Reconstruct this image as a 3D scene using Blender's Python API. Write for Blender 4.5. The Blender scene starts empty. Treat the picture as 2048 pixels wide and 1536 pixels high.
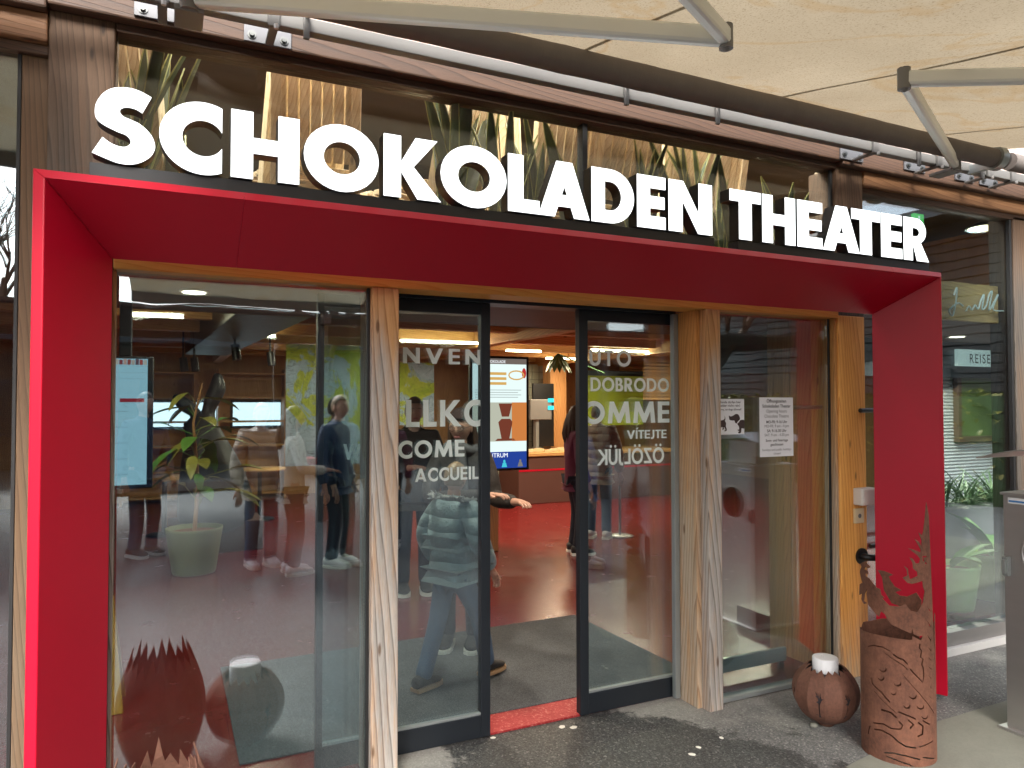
import bpy, bmesh, math, random
from mathutils import Vector, Matrix
random.seed(7)
S = bpy.context.scene
COL = S.collection
R = math.radians
PI = math.pi

# ------------------------------------------------------------------ camera, world, sun, exposure
F_PX, YAW, PITCH, ROLL, EYE = 1454.9, 0.44063, 0.025682, -0.001151, 1.7
_f = Vector((math.sin(YAW)*math.cos(PITCH), math.cos(YAW)*math.cos(PITCH), math.sin(PITCH)))
_r0 = Vector((math.cos(YAW), -math.sin(YAW), 0)); _u0 = _r0.cross(_f)
_r = _r0*math.cos(ROLL)+_u0*math.sin(ROLL); _u = -_r0*math.sin(ROLL)+_u0*math.cos(ROLL)
cam = bpy.data.cameras.new('camera'); camo = bpy.data.objects.new('camera', cam); COL.objects.link(camo)
m3 = Matrix((_r, _u, -_f)).transposed()
camo.matrix_world = Matrix.Translation((0, 0, EYE)) @ m3.to_4x4()
cam.sensor_width = 36; cam.lens = F_PX/2048*36; cam.clip_start = 0.05; cam.clip_end = 800
S.camera = camo

W = bpy.data.worlds.new('World'); S.world = W; W.use_nodes = True
nt = W.node_tree; nt.nodes.clear()
o_ = nt.nodes.new('ShaderNodeOutputWorld'); bg = nt.nodes.new('ShaderNodeBackground')
sky = nt.nodes.new('ShaderNodeTexSky'); sky.sky_type = 'NISHITA'; sky.sun_disc = False
SUN_EL, SUN_AZ = 40, 200          # azimuth clockwise from +Y
sky.sun_elevation = R(SUN_EL); sky.sun_rotation = R(SUN_AZ)
sky.air_density = 1.0; sky.dust_density = 4.0; sky.ozone_density = 1.0
hs = nt.nodes.new('ShaderNodeHueSaturation'); hs.inputs['Saturation'].default_value = 0.42
nt.links.new(sky.outputs[0], hs.inputs['Color']); nt.links.new(hs.outputs[0], bg.inputs[0])
bg.inputs[1].default_value = 0.15; nt.links.new(bg.outputs[0], o_.inputs[0])
sl = bpy.data.lights.new('sun', 'SUN'); sl.energy = 1.5; sl.angle = R(20); sl.color = (1, .96, .9)
so = bpy.data.objects.new('sun', sl); COL.objects.link(so)
_sd = Vector((math.sin(R(SUN_AZ))*math.cos(R(SUN_EL)), math.cos(R(SUN_AZ))*math.cos(R(SUN_EL)), math.sin(R(SUN_EL))))
so.rotation_euler = _sd.to_track_quat('Z', 'Y').to_euler()
S.view_settings.view_transform = 'Standard'; S.view_settings.look = 'None'
S.view_settings.exposure = 1.72; S.view_settings.gamma = 1.0; S.view_settings.use_curve_mapping = False
S.cycles.max_bounces = 10; S.cycles.transparent_max_bounces = 28; S.cycles.diffuse_bounces = 4
S.cycles.glossy_bounces = 5; S.cycles.transmission_bounces = 6
S.cycles.use_denoising = True; S.cycles.caustics_reflective = False; S.cycles.caustics_refractive = False
S.cycles.sample_clamp_indirect = 8

# ------------------------------------------------------------------ measuring helpers (photo 2048 x 1536)
def ray(x, y): return _f + _r*((x-1024)/F_PX) - _u*((y-768)/F_PX)
def at(x, y, Y):
    d = ray(x, y); t = Y/d.y; return Vector((d.x*t, Y, d.z*t+EYE))
def gnd(x, y, Z=0.0):
    d = ray(x, y); t = (Z-EYE)/d.z; return Vector((d.x*t, d.y*t, Z))

# ------------------------------------------------------------------ mesh helpers
class MB:
    def __init__(s): s.v = []; s.f = []; s.sm = []; s.mi = []
    def add(s, vs, fs, smooth=False, mi=0):
        b = len(s.v); s.v += [tuple(v) for v in vs]
        for f in fs: s.f.append(tuple(i+b for i in f)); s.sm.append(smooth); s.mi.append(mi)
        return s
    def box(s, x0, x1, y0, y1, z0, z1, mi=0):
        return s.add([(x0,y0,z0),(x1,y0,z0),(x1,y1,z0),(x0,y1,z0),(x0,y0,z1),(x1,y0,z1),(x1,y1,z1),(x0,y1,z1)],
                     [(0,3,2,1),(4,5,6,7),(0,1,5,4),(1,2,6,5),(2,3,7,6),(3,0,4,7)], False, mi)
    def hexa(s, p, mi=0):   # 8 points: bottom 4 ccw, top 4
        return s.add(p, [(0,3,2,1),(4,5,6,7),(0,1,5,4),(1,2,6,5),(2,3,7,6),(3,0,4,7)], False, mi)
    def beam(s, a, b, w, h, mi=0, up=(0,0,1)):
        a = Vector(a); b = Vector(b); d = (b-a).normalized(); up = Vector(up)
        x = d.cross(up)
        if x.length < 1e-4: x = d.cross(Vector((0,1,0)))
        x.normalize(); y = x.cross(d)
        c = [(-1,-1),(1,-1),(1,1),(-1,1)]
        P = [a+x*(w/2*i)+y*(h/2*j) for i,j in c]+[b+x*(w/2*i)+y*(h/2*j) for i,j in c]
        return s.add(P, [(0,1,2,3),(7,6,5,4),(0,4,5,1),(1,5,6,2),(2,6,7,3),(3,7,4,0)], False, mi)
    def tube(s, pts, r, n=10, cap=True, mi=0, smooth=True):
        pts = [Vector(p) for p in pts]; k = len(pts); rs = r if isinstance(r, (list, tuple)) else [r]*k
        rings = []; pa = None
        for i, p in enumerate(pts):
            d = (pts[min(i+1,k-1)]-pts[max(i-1,0)])
            d = d.normalized() if d.length > 1e-9 else Vector((0,0,1))
            if pa is None:
                a = d.orthogonal().normalized()
            else:
                a = pa - d*pa.dot(d)
                a = a.normalized() if a.length > 1e-6 else d.orthogonal().normalized()
            pa = a; b = d.cross(a)
            rings.append([p+(a*math.cos(2*PI*j/n)+b*math.sin(2*PI*j/n))*rs[i] for j in range(n)])
        vs = [v for rg in rings for v in rg]; fs = []
        for i in range(k-1):
            for j in range(n):
                j2 = (j+1) % n; fs.append((i*n+j, i*n+j2, (i+1)*n+j2, (i+1)*n+j))
        s.add(vs, fs, smooth, mi)
        if cap:
            s.add(rings[0], [tuple(range(n-1,-1,-1))], False, mi); s.add(rings[-1], [tuple(range(n))], False, mi)
        return s
    def lathe(s, prof, c=(0,0,0), n=28, mi=0, smooth=True, wob=None):
        vs = []; fs = []; k = len(prof)
        for (r, z) in prof:
            for j in range(n):
                a = 2*PI*j/n; rr = r*(wob(a) if wob else 1)
                vs.append((c[0]+rr*math.cos(a), c[1]+rr*math.sin(a), c[2]+z))
        for i in range(k-1):
            for j in range(n):
                j2 = (j+1) % n; fs.append((i*n+j, i*n+j2, (i+1)*n+j2, (i+1)*n+j))
        return s.add(vs, fs, smooth, mi)
    def ball(s, c, rx, ry=None, rz=None, n=16, m=10, mi=0):
        ry = ry or rx; rz = rz or rx
        vs = []; fs = []
        for i in range(m+1):
            t = PI*i/m - PI/2
            for j in range(n):
                a = 2*PI*j/n
                vs.append((c[0]+rx*math.cos(t)*math.cos(a), c[1]+ry*math.cos(t)*math.sin(a), c[2]+rz*math.sin(t)))
        for i in range(m):
            for j in range(n):
                j2 = (j+1) % n; fs.append((i*n+j, i*n+j2, (i+1)*n+j2, (i+1)*n+j))
        return s.add(vs, fs, True, mi)
    def mesh(s, name):
        me = bpy.data.meshes.new(name); me.from_pydata(s.v, [], s.f)
        me.polygons.foreach_set('use_smooth', s.sm); me.polygons.foreach_set('material_index', s.mi); me.update()
        return me
    def build(s, name, mat, parent=None, bevel=0, tagd=None):
        return link(name, s.mesh(name), mat, parent, bevel)

def link(name, me, mat, parent=None, bevel=0):
    o = bpy.data.objects.new(name, me); COL.objects.link(o)
    for m in (mat if isinstance(mat, (list, tuple)) else [mat]): me.materials.append(m)
    if parent is not None:
        o.parent = parent; o.matrix_parent_inverse = world_inv(parent)
    if bevel:
        b = o.modifiers.new('bevel', 'BEVEL'); b.width = bevel; b.segments = 2; b.limit_method = 'ANGLE'; b.angle_limit = R(40)
    return o
_wm = {}
def world_inv(p):
    m = _wm.get(p.name)
    return m.inverted() if m is not None else Matrix.Identity(4)
def thing(name, label, cat, loc=(0,0,0), rz=0, group=None):
    o = bpy.data.objects.new(name, None); COL.objects.link(o); o.empty_display_size = .1
    o.location = loc; o.rotation_euler = (0,0,rz)
    _wm[o.name] = Matrix.Translation(loc) @ Matrix.Rotation(rz, 4, 'Z')
    o['label'] = label; o['category'] = cat
    if group: o['group'] = group
    return o
def local(o, parent):   # child whose mesh is in its parent's own coordinates
    o.parent = parent; o.matrix_parent_inverse = Matrix.Identity(4); return o
def tag(o, label, cat, group=None):
    o['label'] = label; o['category'] = cat
    if group: o['group'] = group
    return o
def struct(o): o['kind'] = 'structure'; return o
def copy_tree(o, parent=None):
    c = o.copy(); COL.objects.link(c); c.parent = parent
    for ch in list(o.children): copy_tree(ch, c)
    return c

# ------------------------------------------------------------------ materials
def newmat(name):
    m = bpy.data.materials.new(name); m.use_nodes = True
    n = m.node_tree; n.nodes.clear()
    out = n.nodes.new('ShaderNodeOutputMaterial'); return m, n, out
class NT:
    def __init__(s, n): s.n = n
    def node(s, t, **k):
        x = s.n.nodes.new(t)
        for a, b in k.items(): setattr(x, a, b)
        return x
    def l(s, a, b): s.n.links.new(a, b)
    def math(s, op, a, b=None, clamp=False):
        x = s.node('ShaderNodeMath', operation=op); x.use_clamp = clamp
        for i, v in enumerate((a, b)):
            if v is None: continue
            if hasattr(v, 'is_output'): s.l(v, x.inputs[i])
            else: x.inputs[i].default_value = v
        return x.outputs[0]
    def noise(s, vec, scale, detail=4, rough=.55, dist=0):
        x = s.node('ShaderNodeTexNoise'); x.inputs['Scale'].default_value = scale; x.inputs['Detail'].default_value = detail
        x.inputs['Roughness'].default_value = rough; x.inputs['Distortion'].default_value = dist
        if vec is not None: s.l(vec, x.inputs['Vector'])
        return x.outputs[0]
    def ramp(s, fac, *stops):
        x = s.node('ShaderNodeValToRGB'); e = x.color_ramp.elements
        while len(e) < len(stops): e.new(.5)
        for k, (p, c) in enumerate(stops):
            e[k].position = p; e[k].color = (*c, 1) if isinstance(c, (tuple, list)) else (c, c, c, 1)
        s.l(fac, x.inputs[0]); return x.outputs[0]
    def mix(s, fac, a, b, mode='MIX'):
        x = s.node('ShaderNodeMix', data_type='RGBA', blend_type=mode)
        for sock, v in ((x.inputs[0], fac), (x.inputs[6], a), (x.inputs[7], b)):
            if hasattr(v, 'is_output'): s.l(v, sock)
            elif isinstance(v, (tuple, list)): sock.default_value = (*v, 1) if len(v) == 3 else v
            else: sock.default_value = v
        return x.outputs[2]
    def bump(s, h, strength=.3, dist=.01):
        x = s.node('ShaderNodeBump'); x.inputs['Strength'].default_value = strength; x.inputs['Distance'].default_value = dist
        s.l(h, x.inputs['Height']); return x.outputs[0]
    def coords(s, scale=(1,1,1), rnd=True, kind='Object'):
        tc = s.node('ShaderNodeTexCoord'); mp = s.node('ShaderNodeMapping'); mp.inputs['Scale'].default_value = scale
        s.l(tc.outputs[kind], mp.inputs['Vector'])
        if rnd:
            oi = s.node('ShaderNodeObjectInfo'); cb = s.node('ShaderNodeCombineXYZ')
            v = s.math('MULTIPLY', oi.outputs['Random'], 37.0)
            for i in range(3): s.l(v, cb.inputs[i])
            s.l(cb.outputs[0], mp.inputs['Location'])
        return mp.outputs[0]
    def bsdf(s, out, color, rough=.5, metal=0, normal=None, coat=0, spec=None, emis=None, estr=0, sheen=0):
        p = s.node('ShaderNodeBsdfPrincipled')
        for key, v in (('Base Color', color), ('Roughness', rough), ('Metallic', metal), ('Coat Weight', coat)):
            if hasattr(v, 'is_output'): s.l(v, p.inputs[key])
            else: p.inputs[key].default_value = (*v, 1) if isinstance(v, (tuple, list)) else v
        if normal is not None: s.l(normal, p.inputs['Normal'])
        if spec is not None: p.inputs['Specular IOR Level'].default_value = spec
        if emis is not None: p.inputs['Emission Color'].default_value = (*emis, 1); p.inputs['Emission Strength'].default_value = estr
        if sheen: p.inputs['Sheen Weight'].default_value = sheen
        s.l(p.outputs[0], out.inputs[0]); return p

def wood(name, c1, c2, axis='z', weather=None, rough=.6, knots=True, ring=1.0, fine=1.0):
    m, n, out = newmat(name); t = NT(n)
    k_ = .085
    def cs(a): return {'z': (1,1,a), 'x': (a,1,1), 'y': (1,a,1)}[axis]
    v = t.coords(cs(k_))
    wv = t.node('ShaderNodeTexWave'); wv.wave_type = 'BANDS'; wv.bands_direction = 'DIAGONAL'; wv.wave_profile = 'SAW'
    wv.inputs['Scale'].default_value = 24*ring; wv.inputs['Distortion'].default_value = 15; wv.inputs['Detail'].default_value = 2.0
    wv.inputs['Detail Scale'].default_value = .32; wv.inputs['Detail Roughness'].default_value = .45; t.l(v, wv.inputs['Vector'])
    late = t.ramp(wv.outputs['Fac'], (.0, 0.0), (.72, .42), (.90, 1.0), (1.0, .1))
    fib = t.noise(t.coords(cs(.05)), 330*fine, 3, .65); broad = t.noise(t.coords(cs(.10)), 9, 4, .6)
    g = t.math('ADD', t.math('MULTIPLY', late, .40), t.math('ADD', t.math('MULTIPLY', fib, .42), t.math('MULTIPLY', broad, .52)))
    g = t.math('SUBTRACT', g, .18)
    col = t.ramp(g, (.22, c2), (.72, c1))
    oi = t.node('ShaderNodeObjectInfo')
    vb = t.node('ShaderNodeHueSaturation'); t.l(col, vb.inputs['Color'])
    t.l(t.math('ADD', t.math('MULTIPLY', oi.outputs['Random'], .25), .88), vb.inputs['Value']); col = vb.outputs[0]
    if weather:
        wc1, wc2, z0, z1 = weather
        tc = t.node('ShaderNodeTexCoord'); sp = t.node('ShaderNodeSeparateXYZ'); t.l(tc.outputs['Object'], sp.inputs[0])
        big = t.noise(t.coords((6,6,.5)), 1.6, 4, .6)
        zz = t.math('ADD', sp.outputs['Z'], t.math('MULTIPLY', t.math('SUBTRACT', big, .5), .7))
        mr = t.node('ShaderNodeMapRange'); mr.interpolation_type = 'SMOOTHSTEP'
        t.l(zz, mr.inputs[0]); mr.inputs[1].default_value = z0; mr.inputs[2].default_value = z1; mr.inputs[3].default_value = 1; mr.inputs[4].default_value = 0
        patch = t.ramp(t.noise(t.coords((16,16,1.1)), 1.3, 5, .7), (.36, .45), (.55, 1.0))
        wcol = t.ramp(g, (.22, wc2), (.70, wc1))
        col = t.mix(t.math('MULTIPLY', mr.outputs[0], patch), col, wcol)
    if knots:
        kv = t.coords({'z': (9, 9, 2.6), 'x': (2.6, 9, 9), 'y': (9, 2.6, 9)}[axis])
        vo = t.node('ShaderNodeTexVoronoi'); vo.inputs['Scale'].default_value = 1.0; vo.inputs['Randomness'].default_value = 1
        t.l(kv, vo.inputs['Vector'])
        kf = t.ramp(vo.outputs['Distance'], (.05, 1.0), (.10, 0.0))
        col = t.mix(t.math('MULTIPLY', kf, .8), col, tuple(x*.30 for x in c1))
    nrm = t.bump(t.math('SUBTRACT', 1.0, g), .45, .004)
    t.bsdf(out, col, rough, normal=nrm); return m

def plain(name, col, rough=.5, metal=0, coat=0, var=.12, vscale=3, bumps=0, bscale=60, bdist=.003, emis=None, estr=0, sheen=0, spec=None, stretch=(1,1,1)):
    m, n, out = newmat(name); t = NT(n)
    v = t.coords(stretch)
    nz = t.noise(v, vscale, 4, .6)
    c = t.mix(nz, tuple(min(1, x*(1-var)) for x in col), tuple(min(1, x*(1+var)) for x in col))
    rr = t.math('ADD', t.math('MULTIPLY', t.noise(v, vscale*4, 3), .16), max(.0, rough-.08))
    nr = t.bump(t.noise(v, bscale, 3, .6), bumps, bdist) if bumps else None
    t.bsdf(out, c, rr, metal, nr, coat, spec, emis, estr, sheen); return m

def glow(name, col, strength):
    m, n, out = newmat(name); t = NT(n)
    e = t.node('ShaderNodeEmission'); e.inputs[0].default_value = (*col, 1); e.inputs[1].default_value = strength
    t.l(e.outputs[0], out.inputs[0]); return m

def glass(name, tint=(.93,.96,.95), f0=.05, wav=.012):
    m, n, out = newmat(name); t = NT(n)
    lw = t.node('ShaderNodeLayerWeight'); lw.inputs['Blend'].default_value = .5
    fr = t.math('ADD', t.math('MULTIPLY', t.math('POWER', lw.outputs['Facing'], 5), 1-f0), f0, True)
    tr = t.node('ShaderNodeBsdfTransparent'); tr.inputs[0].default_value = (*tint, 1)
    gl = t.node('ShaderNodeBsdfGlossy'); gl.inputs['Roughness'].default_value = .0
    gl.inputs[0].default_value = (.95, .97, 1, 1)
    nr = t.bump(t.noise(t.coords((1,1,1.6)), 2.2, 2), wav, .05); t.l(nr, gl.inputs['Normal'])
    mx = t.node('ShaderNodeMixShader'); t.l(fr, mx.inputs[0]); t.l(tr.outputs[0], mx.inputs[1]); t.l(gl.outputs[0], mx.inputs[2])
    t.l(mx.outputs[0], out.inputs[0]); return m

M = {}
m, n, out = newmat('red_lacquer'); t = NT(n)
_p = t.bsdf(out, t.mix(t.noise(t.coords((1,1,1)), 1.2, 3), (.46,.002,.020), (.50,.003,.026)), .42, coat=.10, spec=.3); _p.inputs['Coat Roughness'].default_value = .16
M['red'] = m
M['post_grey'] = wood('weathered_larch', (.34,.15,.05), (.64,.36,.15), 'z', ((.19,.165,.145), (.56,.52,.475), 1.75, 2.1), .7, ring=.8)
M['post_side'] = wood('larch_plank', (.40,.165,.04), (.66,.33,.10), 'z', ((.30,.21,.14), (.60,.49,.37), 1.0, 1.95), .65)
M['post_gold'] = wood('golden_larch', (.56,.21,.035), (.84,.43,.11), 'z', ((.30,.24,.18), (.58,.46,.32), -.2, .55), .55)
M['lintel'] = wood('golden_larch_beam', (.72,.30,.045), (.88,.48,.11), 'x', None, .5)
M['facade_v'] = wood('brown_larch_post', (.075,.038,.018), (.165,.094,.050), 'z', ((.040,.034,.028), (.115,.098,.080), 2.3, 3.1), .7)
M['facade_v2'] = wood('brown_larch_jamb', (.080,.040,.016), (.150,.082,.036), 'z', ((.085,.062,.038),(.160,.122,.080), .2, 2.0), .65)
M['facade_x'] = wood('brown_larch_beam', (.045,.023,.013), (.115,.060,.034), 'x', None, .6)
M['facade_x2'] = wood('tan_larch_beam', (.17,.072,.028), (.30,.150,.066), 'x', None, .6)
M['inner_z'] = wood('indoor_spruce_z', (.32,.14,.045), (.55,.29,.11), 'z', None, .55)
M['inner_x'] = wood('indoor_spruce_x', (.38,.19,.06), (.62,.37,.14), 'x', None, .55)
M['inner_y'] = wood('indoor_spruce_y', (.38,.19,.06), (.62,.37,.14), 'y', None, .55)
M['chair'] = wood('pale_slat_wood', (.46,.34,.20), (.72,.58,.38), 'z', None, .5, fine=.7)
M['pale_clad'] = wood('pale_cladding', (.40,.29,.24), (.62,.50,.44), 'x', None, .75, knots=False)
M['glass'] = glass('window_glass', (.89,.94,.95), .125)
M['glass_upper'] = glass('upper_window_glass', (.93,.95,.95), .035)
M['glass_door'] = glass('door_glass', (.90,.95,.96), .09)
M['alu_dark'] = plain('anthracite_aluminium', (.030,.036,.045), .42, .5, var=.1)
M['alu_grey'] = plain('grey_lacquered_metal', (.19,.185,.175), .5, .1, var=.08)
M['alu_light'] = plain('light_aluminium', (.30,.325,.32), .42, .4, var=.08)
M['arm'] = plain('pale_lacquered_arm', (.74,.76,.72), .4, .15, var=.06)
M['black_timber'] = wood('black_stained_timber', (.008,.007,.007), (.02,.018,.018), 'x', None, .7, knots=False)
M['steel'] = plain('brushed_steel', (.46,.44,.425), .40, .85, var=.06, vscale=2, stretch=(1,1,12))
M['zinc'] = plain('galvanised_plate', (.15,.152,.16), .5, .4, var=.15, vscale=12)
M['bolt'] = plain('bolt_steel', (.16,.165,.16), .35, .9)
M['black'] = plain('black_metal', (.012,.012,.013), .4, .2)
M['sign_side'] = plain('sign_return', (.018,.019,.021), .45)
M['sign_bar'] = plain('sign_bar', (.022,.025,.030), .5)
M['sign_face'] = glow('lit_acrylic_face', (.96,1.0,1.0), .9)
M['gasket'] = plain('black_gasket', (.012,.012,.012), .6)
m, n, out = newmat('white_film'); t = NT(n)
d = t.node('ShaderNodeBsdfDiffuse'); tl = t.node('ShaderNodeBsdfTranslucent'); d.inputs[0].default_value = (.88,.93,.93,1); tl.inputs[0].default_value = (.92,.96,.96,1)
mx = t.node('ShaderNodeMixShader'); mx.inputs[0].default_value = .42; t.l(d.outputs[0], mx.inputs[1]); t.l(tl.outputs[0], mx.inputs[2]); t.l(mx.outputs[0], out.inputs[0]); M['film'] = m
M['white'] = plain('white_plastic', (.72,.70,.66), .45, var=.03)
M['cream'] = plain('cream_plastic', (.70,.58,.36), .45, var=.03)
M['paper'] = plain('white_paper', (.84,.85,.88), .8, var=.02)
M['ink'] = plain('black_ink', (.03,.025,.03), .8)
M['ink_brown'] = plain('brown_ink', (.055,.035,.032), .8)
M['ink_grey'] = plain('grey_ink', (.16,.16,.17), .8)
M['wax'] = plain('white_wax', (.86,.87,.90), .45, var=.03)
M['soil'] = plain('potting_soil', (.24,.10,.04), .9, var=.3, vscale=30, bumps=.6)
M['pot_green'] = plain('light_green_pot', (.36,.50,.15), .4, var=.04)
M['pot_olive'] = plain('olive_pot', (.22,.24,.10), .5, var=.06)
M['leaf'] = plain('broad_leaf', (.10,.24,.035), .45, var=.4, vscale=5)
M['leaf_dark'] = plain('grass_leaf', (.035,.075,.022), .55, var=.4, vscale=6)
M['leaf_yellow'] = plain('yellow_green_leaf', (.22,.21,.035), .45, var=.45, vscale=4)
M['snake'] = plain('snake_plant_leaf', (.055,.075,.028), .4, var=.55, vscale=22, stretch=(1,1,.6))
M['snake_rim'] = plain('snake_plant_edge', (.34,.33,.11), .5, var=.2)
M['dark_ceiling'] = plain('dark_ceiling_paint', (.075,.064,.072), .8, var=.15)
M['skin'] = plain('skin', (.50,.28,.20), .55, var=.08, vscale=14)
M['hair_brown'] = plain('brown_hair', (.075,.04,.022), .5, var=.5, vscale=60, bumps=.5, bscale=120, stretch=(1,1,.2))
M['hair_fair'] = plain('fair_hair', (.27,.17,.09), .5, var=.4, vscale=50, bumps=.6, bscale=110, stretch=(1,1,.2))
def puffer(name, col):
    m, n, out = newmat(name); t = NT(n)
    v = t.coords((1,1,1), rnd=False)
    wv = t.node('ShaderNodeTexWave'); wv.bands_direction = 'Z'; wv.inputs['Scale'].default_value = 3.4; wv.inputs['Distortion'].default_value = 3.2
    wv.inputs['Detail'].default_value = 1; t.l(v, wv.inputs['Vector'])
    h = t.math('ADD', t.math('POWER', wv.outputs['Fac'], .4), t.math('MULTIPLY', t.noise(v, 17, 5, .7), 1.3))
    c = t.mix(t.noise(v, 6, 3), tuple(x*.8 for x in col), tuple(min(1, x*1.2) for x in col))
    t.bsdf(out, c, .5, normal=t.bump(h, .75, .024), sheen=.2); return m
M['puffer_teal'] = puffer('teal_quilted_jacket', (.20,.29,.31))
M['puffer_beige'] = puffer('beige_quilted_jacket', (.36,.28,.22))
M['coat_brown'] = plain('dark_brown_coat', (.026,.019,.016), .7, var=.3, vscale=9, bumps=.5, bscale=18, bdist=.02)
M['coat_navy'] = plain('navy_coat', (.018,.035,.085), .75, var=.3, vscale=8, bumps=.5, bscale=16, bdist=.02)
M['coat_blue'] = plain('bright_blue_jacket', (.10,.20,.50), .65, var=.3, vscale=8, bumps=.5, bscale=16, bdist=.02)
M['coat_maroon'] = plain('maroon_coat', (.13,.02,.05), .75, var=.25, vscale=8, bumps=.4, bscale=16, bdist=.02)
M['knit'] = plain('cream_knit', (.62,.58,.52), .9, var=.12, vscale=30, bumps=.7, bscale=90, bdist=.006)
M['jeans'] = plain('blue_jeans', (.075,.12,.19), .85, var=.35, vscale=7, bumps=.4, bscale=16, bdist=.015)
M['trouser'] = plain('dark_trousers', (.016,.02,.034), .85, var=.3, vscale=7, bumps=.4, bscale=15, bdist=.015)
M['fur'] = plain('fur_trim', (.52,.52,.50), .95, var=.4, vscale=60, bumps=1, bscale=120, bdist=.02)
M['shoe_black'] = plain('black_shoe', (.016,.016,.018), .6)
M['shoe_white'] = plain('white_trainer', (.72,.70,.70), .6)
M['sole_tan'] = plain('tan_sole', (.42,.25,.13), .7)
M['sole_white'] = plain('white_sole', (.75,.73,.66), .7)
M['hat'] = plain('dark_knit_hat', (.05,.028,.026), .95, var=.3, vscale=40, bumps=.6, bscale=90, bdist=.008)
M['eye'] = plain('eye_white', (.7,.68,.66), .3)
M['lip'] = plain('lip', (.40,.13,.12), .5)
M['yellow_sign'] = plain('yellow_plastic', (.42,.20,.006), .45)
M['counter'] = plain('brown_counter', (.10,.045,.035), .5)
M['lime'] = plain('lime_wall_panel', (.36,.44,.02), .7, var=.15)
M['corrugated'] = plain('grey_corrugated_sheet', (.46,.48,.50), .45, .3)
M['hare'] = plain('black_sculpture', (.008,.009,.012), .45)

def rust(name, dark, light, sp=9):
    m, n, out = newmat(name); t = NT(n); v = t.coords((1,1,.8))
    a = t.noise(v, sp, 6, .7, .4); b = t.noise(v, 70, 4, .7); d = t.noise(t.coords((6,6,.7)), 3, 4, .6)
    f = t.math('ADD', t.math('MULTIPLY', a, .55), t.math('ADD', t.math('MULTIPLY', b, .42), t.math('MULTIPLY', d, .14)))
    c = t.ramp(f, (.36, dark), (.52, tuple((x+y)/2 for x, y in zip(dark, light))), (.68, light))
    t.bsdf(out, c, .78, .15, t.bump(f, .35, .003)); return m
M['rust'] = rust('rusty_steel', (.075,.030,.020), (.25,.105,.062))
M['rust_dark'] = rust('dark_rusty_steel', (.085,.034,.023), (.19,.085,.055), 5)

# asphalt: dark wet patch before the door, pale sandy wash-out along the facade
m, n, out = newmat('asphalt'); t = NT(n); v = t.coords((1,1,1), False)
sp = t.node('ShaderNodeSeparateXYZ'); t.l(v, sp.inputs[0])
vo = t.node('ShaderNodeTexVoronoi'); vo.inputs['Scale'].default_value = 125; t.l(v, vo.inputs['Vector'])
bw = t.node('ShaderNodeRGBToBW'); t.l(vo.outputs['Color'], bw.inputs[0])
v2 = t.node('ShaderNodeTexVoronoi'); v2.inputs['Scale'].default_value = 48; t.l(v, v2.inputs['Vector'])
chip = t.ramp(v2.outputs['Distance'], (.10, 1.0), (.16, 0.0))
grain = t.ramp(bw.outputs[0], (.15, (.040,.041,.042)), (.5, (.10,.101,.10)), (.8, (.20,.198,.19)), (.92, (.42,.41,.385)))
grain = t.mix(t.math('MULTIPLY', chip, .5), grain, (.46,.45,.42))
big = t.noise(v, 2.3, 7, .68, .5); mid = t.noise(v, 11, 6, .72)
wob = t.math('ADD', t.math('MULTIPLY', t.math('SUBTRACT', big, .5), 1.5), t.math('MULTIPLY', t.math('SUBTRACT', mid, .5), .55))
hw = t.math('ADD', .42, t.math('MULTIPLY', t.math('SUBTRACT', 3.45, sp.outputs['Y']), .75))
wet = t.math('SUBTRACT', hw, t.math('ABSOLUTE', t.math('SUBTRACT', sp.outputs['X'], 1.82)))
wet = t.ramp(t.math('ADD', t.math('ADD', wet, wob), .5), (.44, 0.0), (.54, 1.0))
sandm = t.ramp(t.math('ADD', t.math('MULTIPLY', t.math('SUBTRACT', sp.outputs['Y'], 2.9), 1.3), wob), (.0, 0.0), (.55, 1.0))
fine = t.noise(v, 75, 5, .8)
dry = t.mix(.45, grain, t.mix(big, (.15,.152,.15), (.26,.255,.245)))
sand = t.mix(.72, grain, t.mix(fine, (.23,.225,.21), (.56,.535,.48)))
col = t.mix(sandm, dry, sand)
col = t.mix(wet, col, t.mix(.55, grain, (.018,.018,.018)))
rg = t.math('SUBTRACT', .9, t.math('MULTIPLY', wet, .38))
t.bsdf(out, col, rg, normal=t.bump(t.math('ADD', bw.outputs[0], t.math('MULTIPLY', fine, .8)), .6, .005)); M['asphalt'] = m

m, n, out = newmat('concrete_paving'); t = NT(n); v = t.coords((1,1,1), False)
a = t.noise(v, 2.2, 7, .7, .3); b = t.noise(v, 90, 4, .7)
c = t.mix(t.math('ADD', t.math('MULTIPLY', a, .7), t.math('MULTIPLY', b, .35)), (.10,.105,.085), (.30,.295,.25))
t.bsdf(out, c, .85, normal=t.bump(b, .4, .003)); M['paving'] = m

m, n, out = newmat('red_resin_floor'); t = NT(n); v = t.coords((1,1,1), False)
c = t.mix(t.noise(v, 1.3, 6, .65), (.125,.007,.008), (.19,.014,.014))
vo = t.node('ShaderNodeTexVoronoi'); vo.inputs['Scale'].default_value = 22; t.l(v, vo.inputs['Vector'])
c = t.mix(t.ramp(vo.outputs['Distance'], (.035, .8), (.06, 0.0)), c, (.42,.22,.2))
t.bsdf(out, c, t.math('ADD', t.math('MULTIPLY', t.noise(v, 5, 4), .2), .14), normal=t.bump(t.noise(v, 60, 3), .06, .002)); M['red_floor'] = m

m, n, out = newmat('red_threshold'); t = NT(n); v = t.coords((1,1,1), False)
k = t.noise(v, 60, 5, .8); c = t.ramp(k, (.38, (.30,.012,.014)), (.56, (.42,.04,.04)), (.66, (.58,.24,.20)))
t.bsdf(out, c, .6, normal=t.bump(k, .5, .003)); M['threshold'] = m

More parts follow.
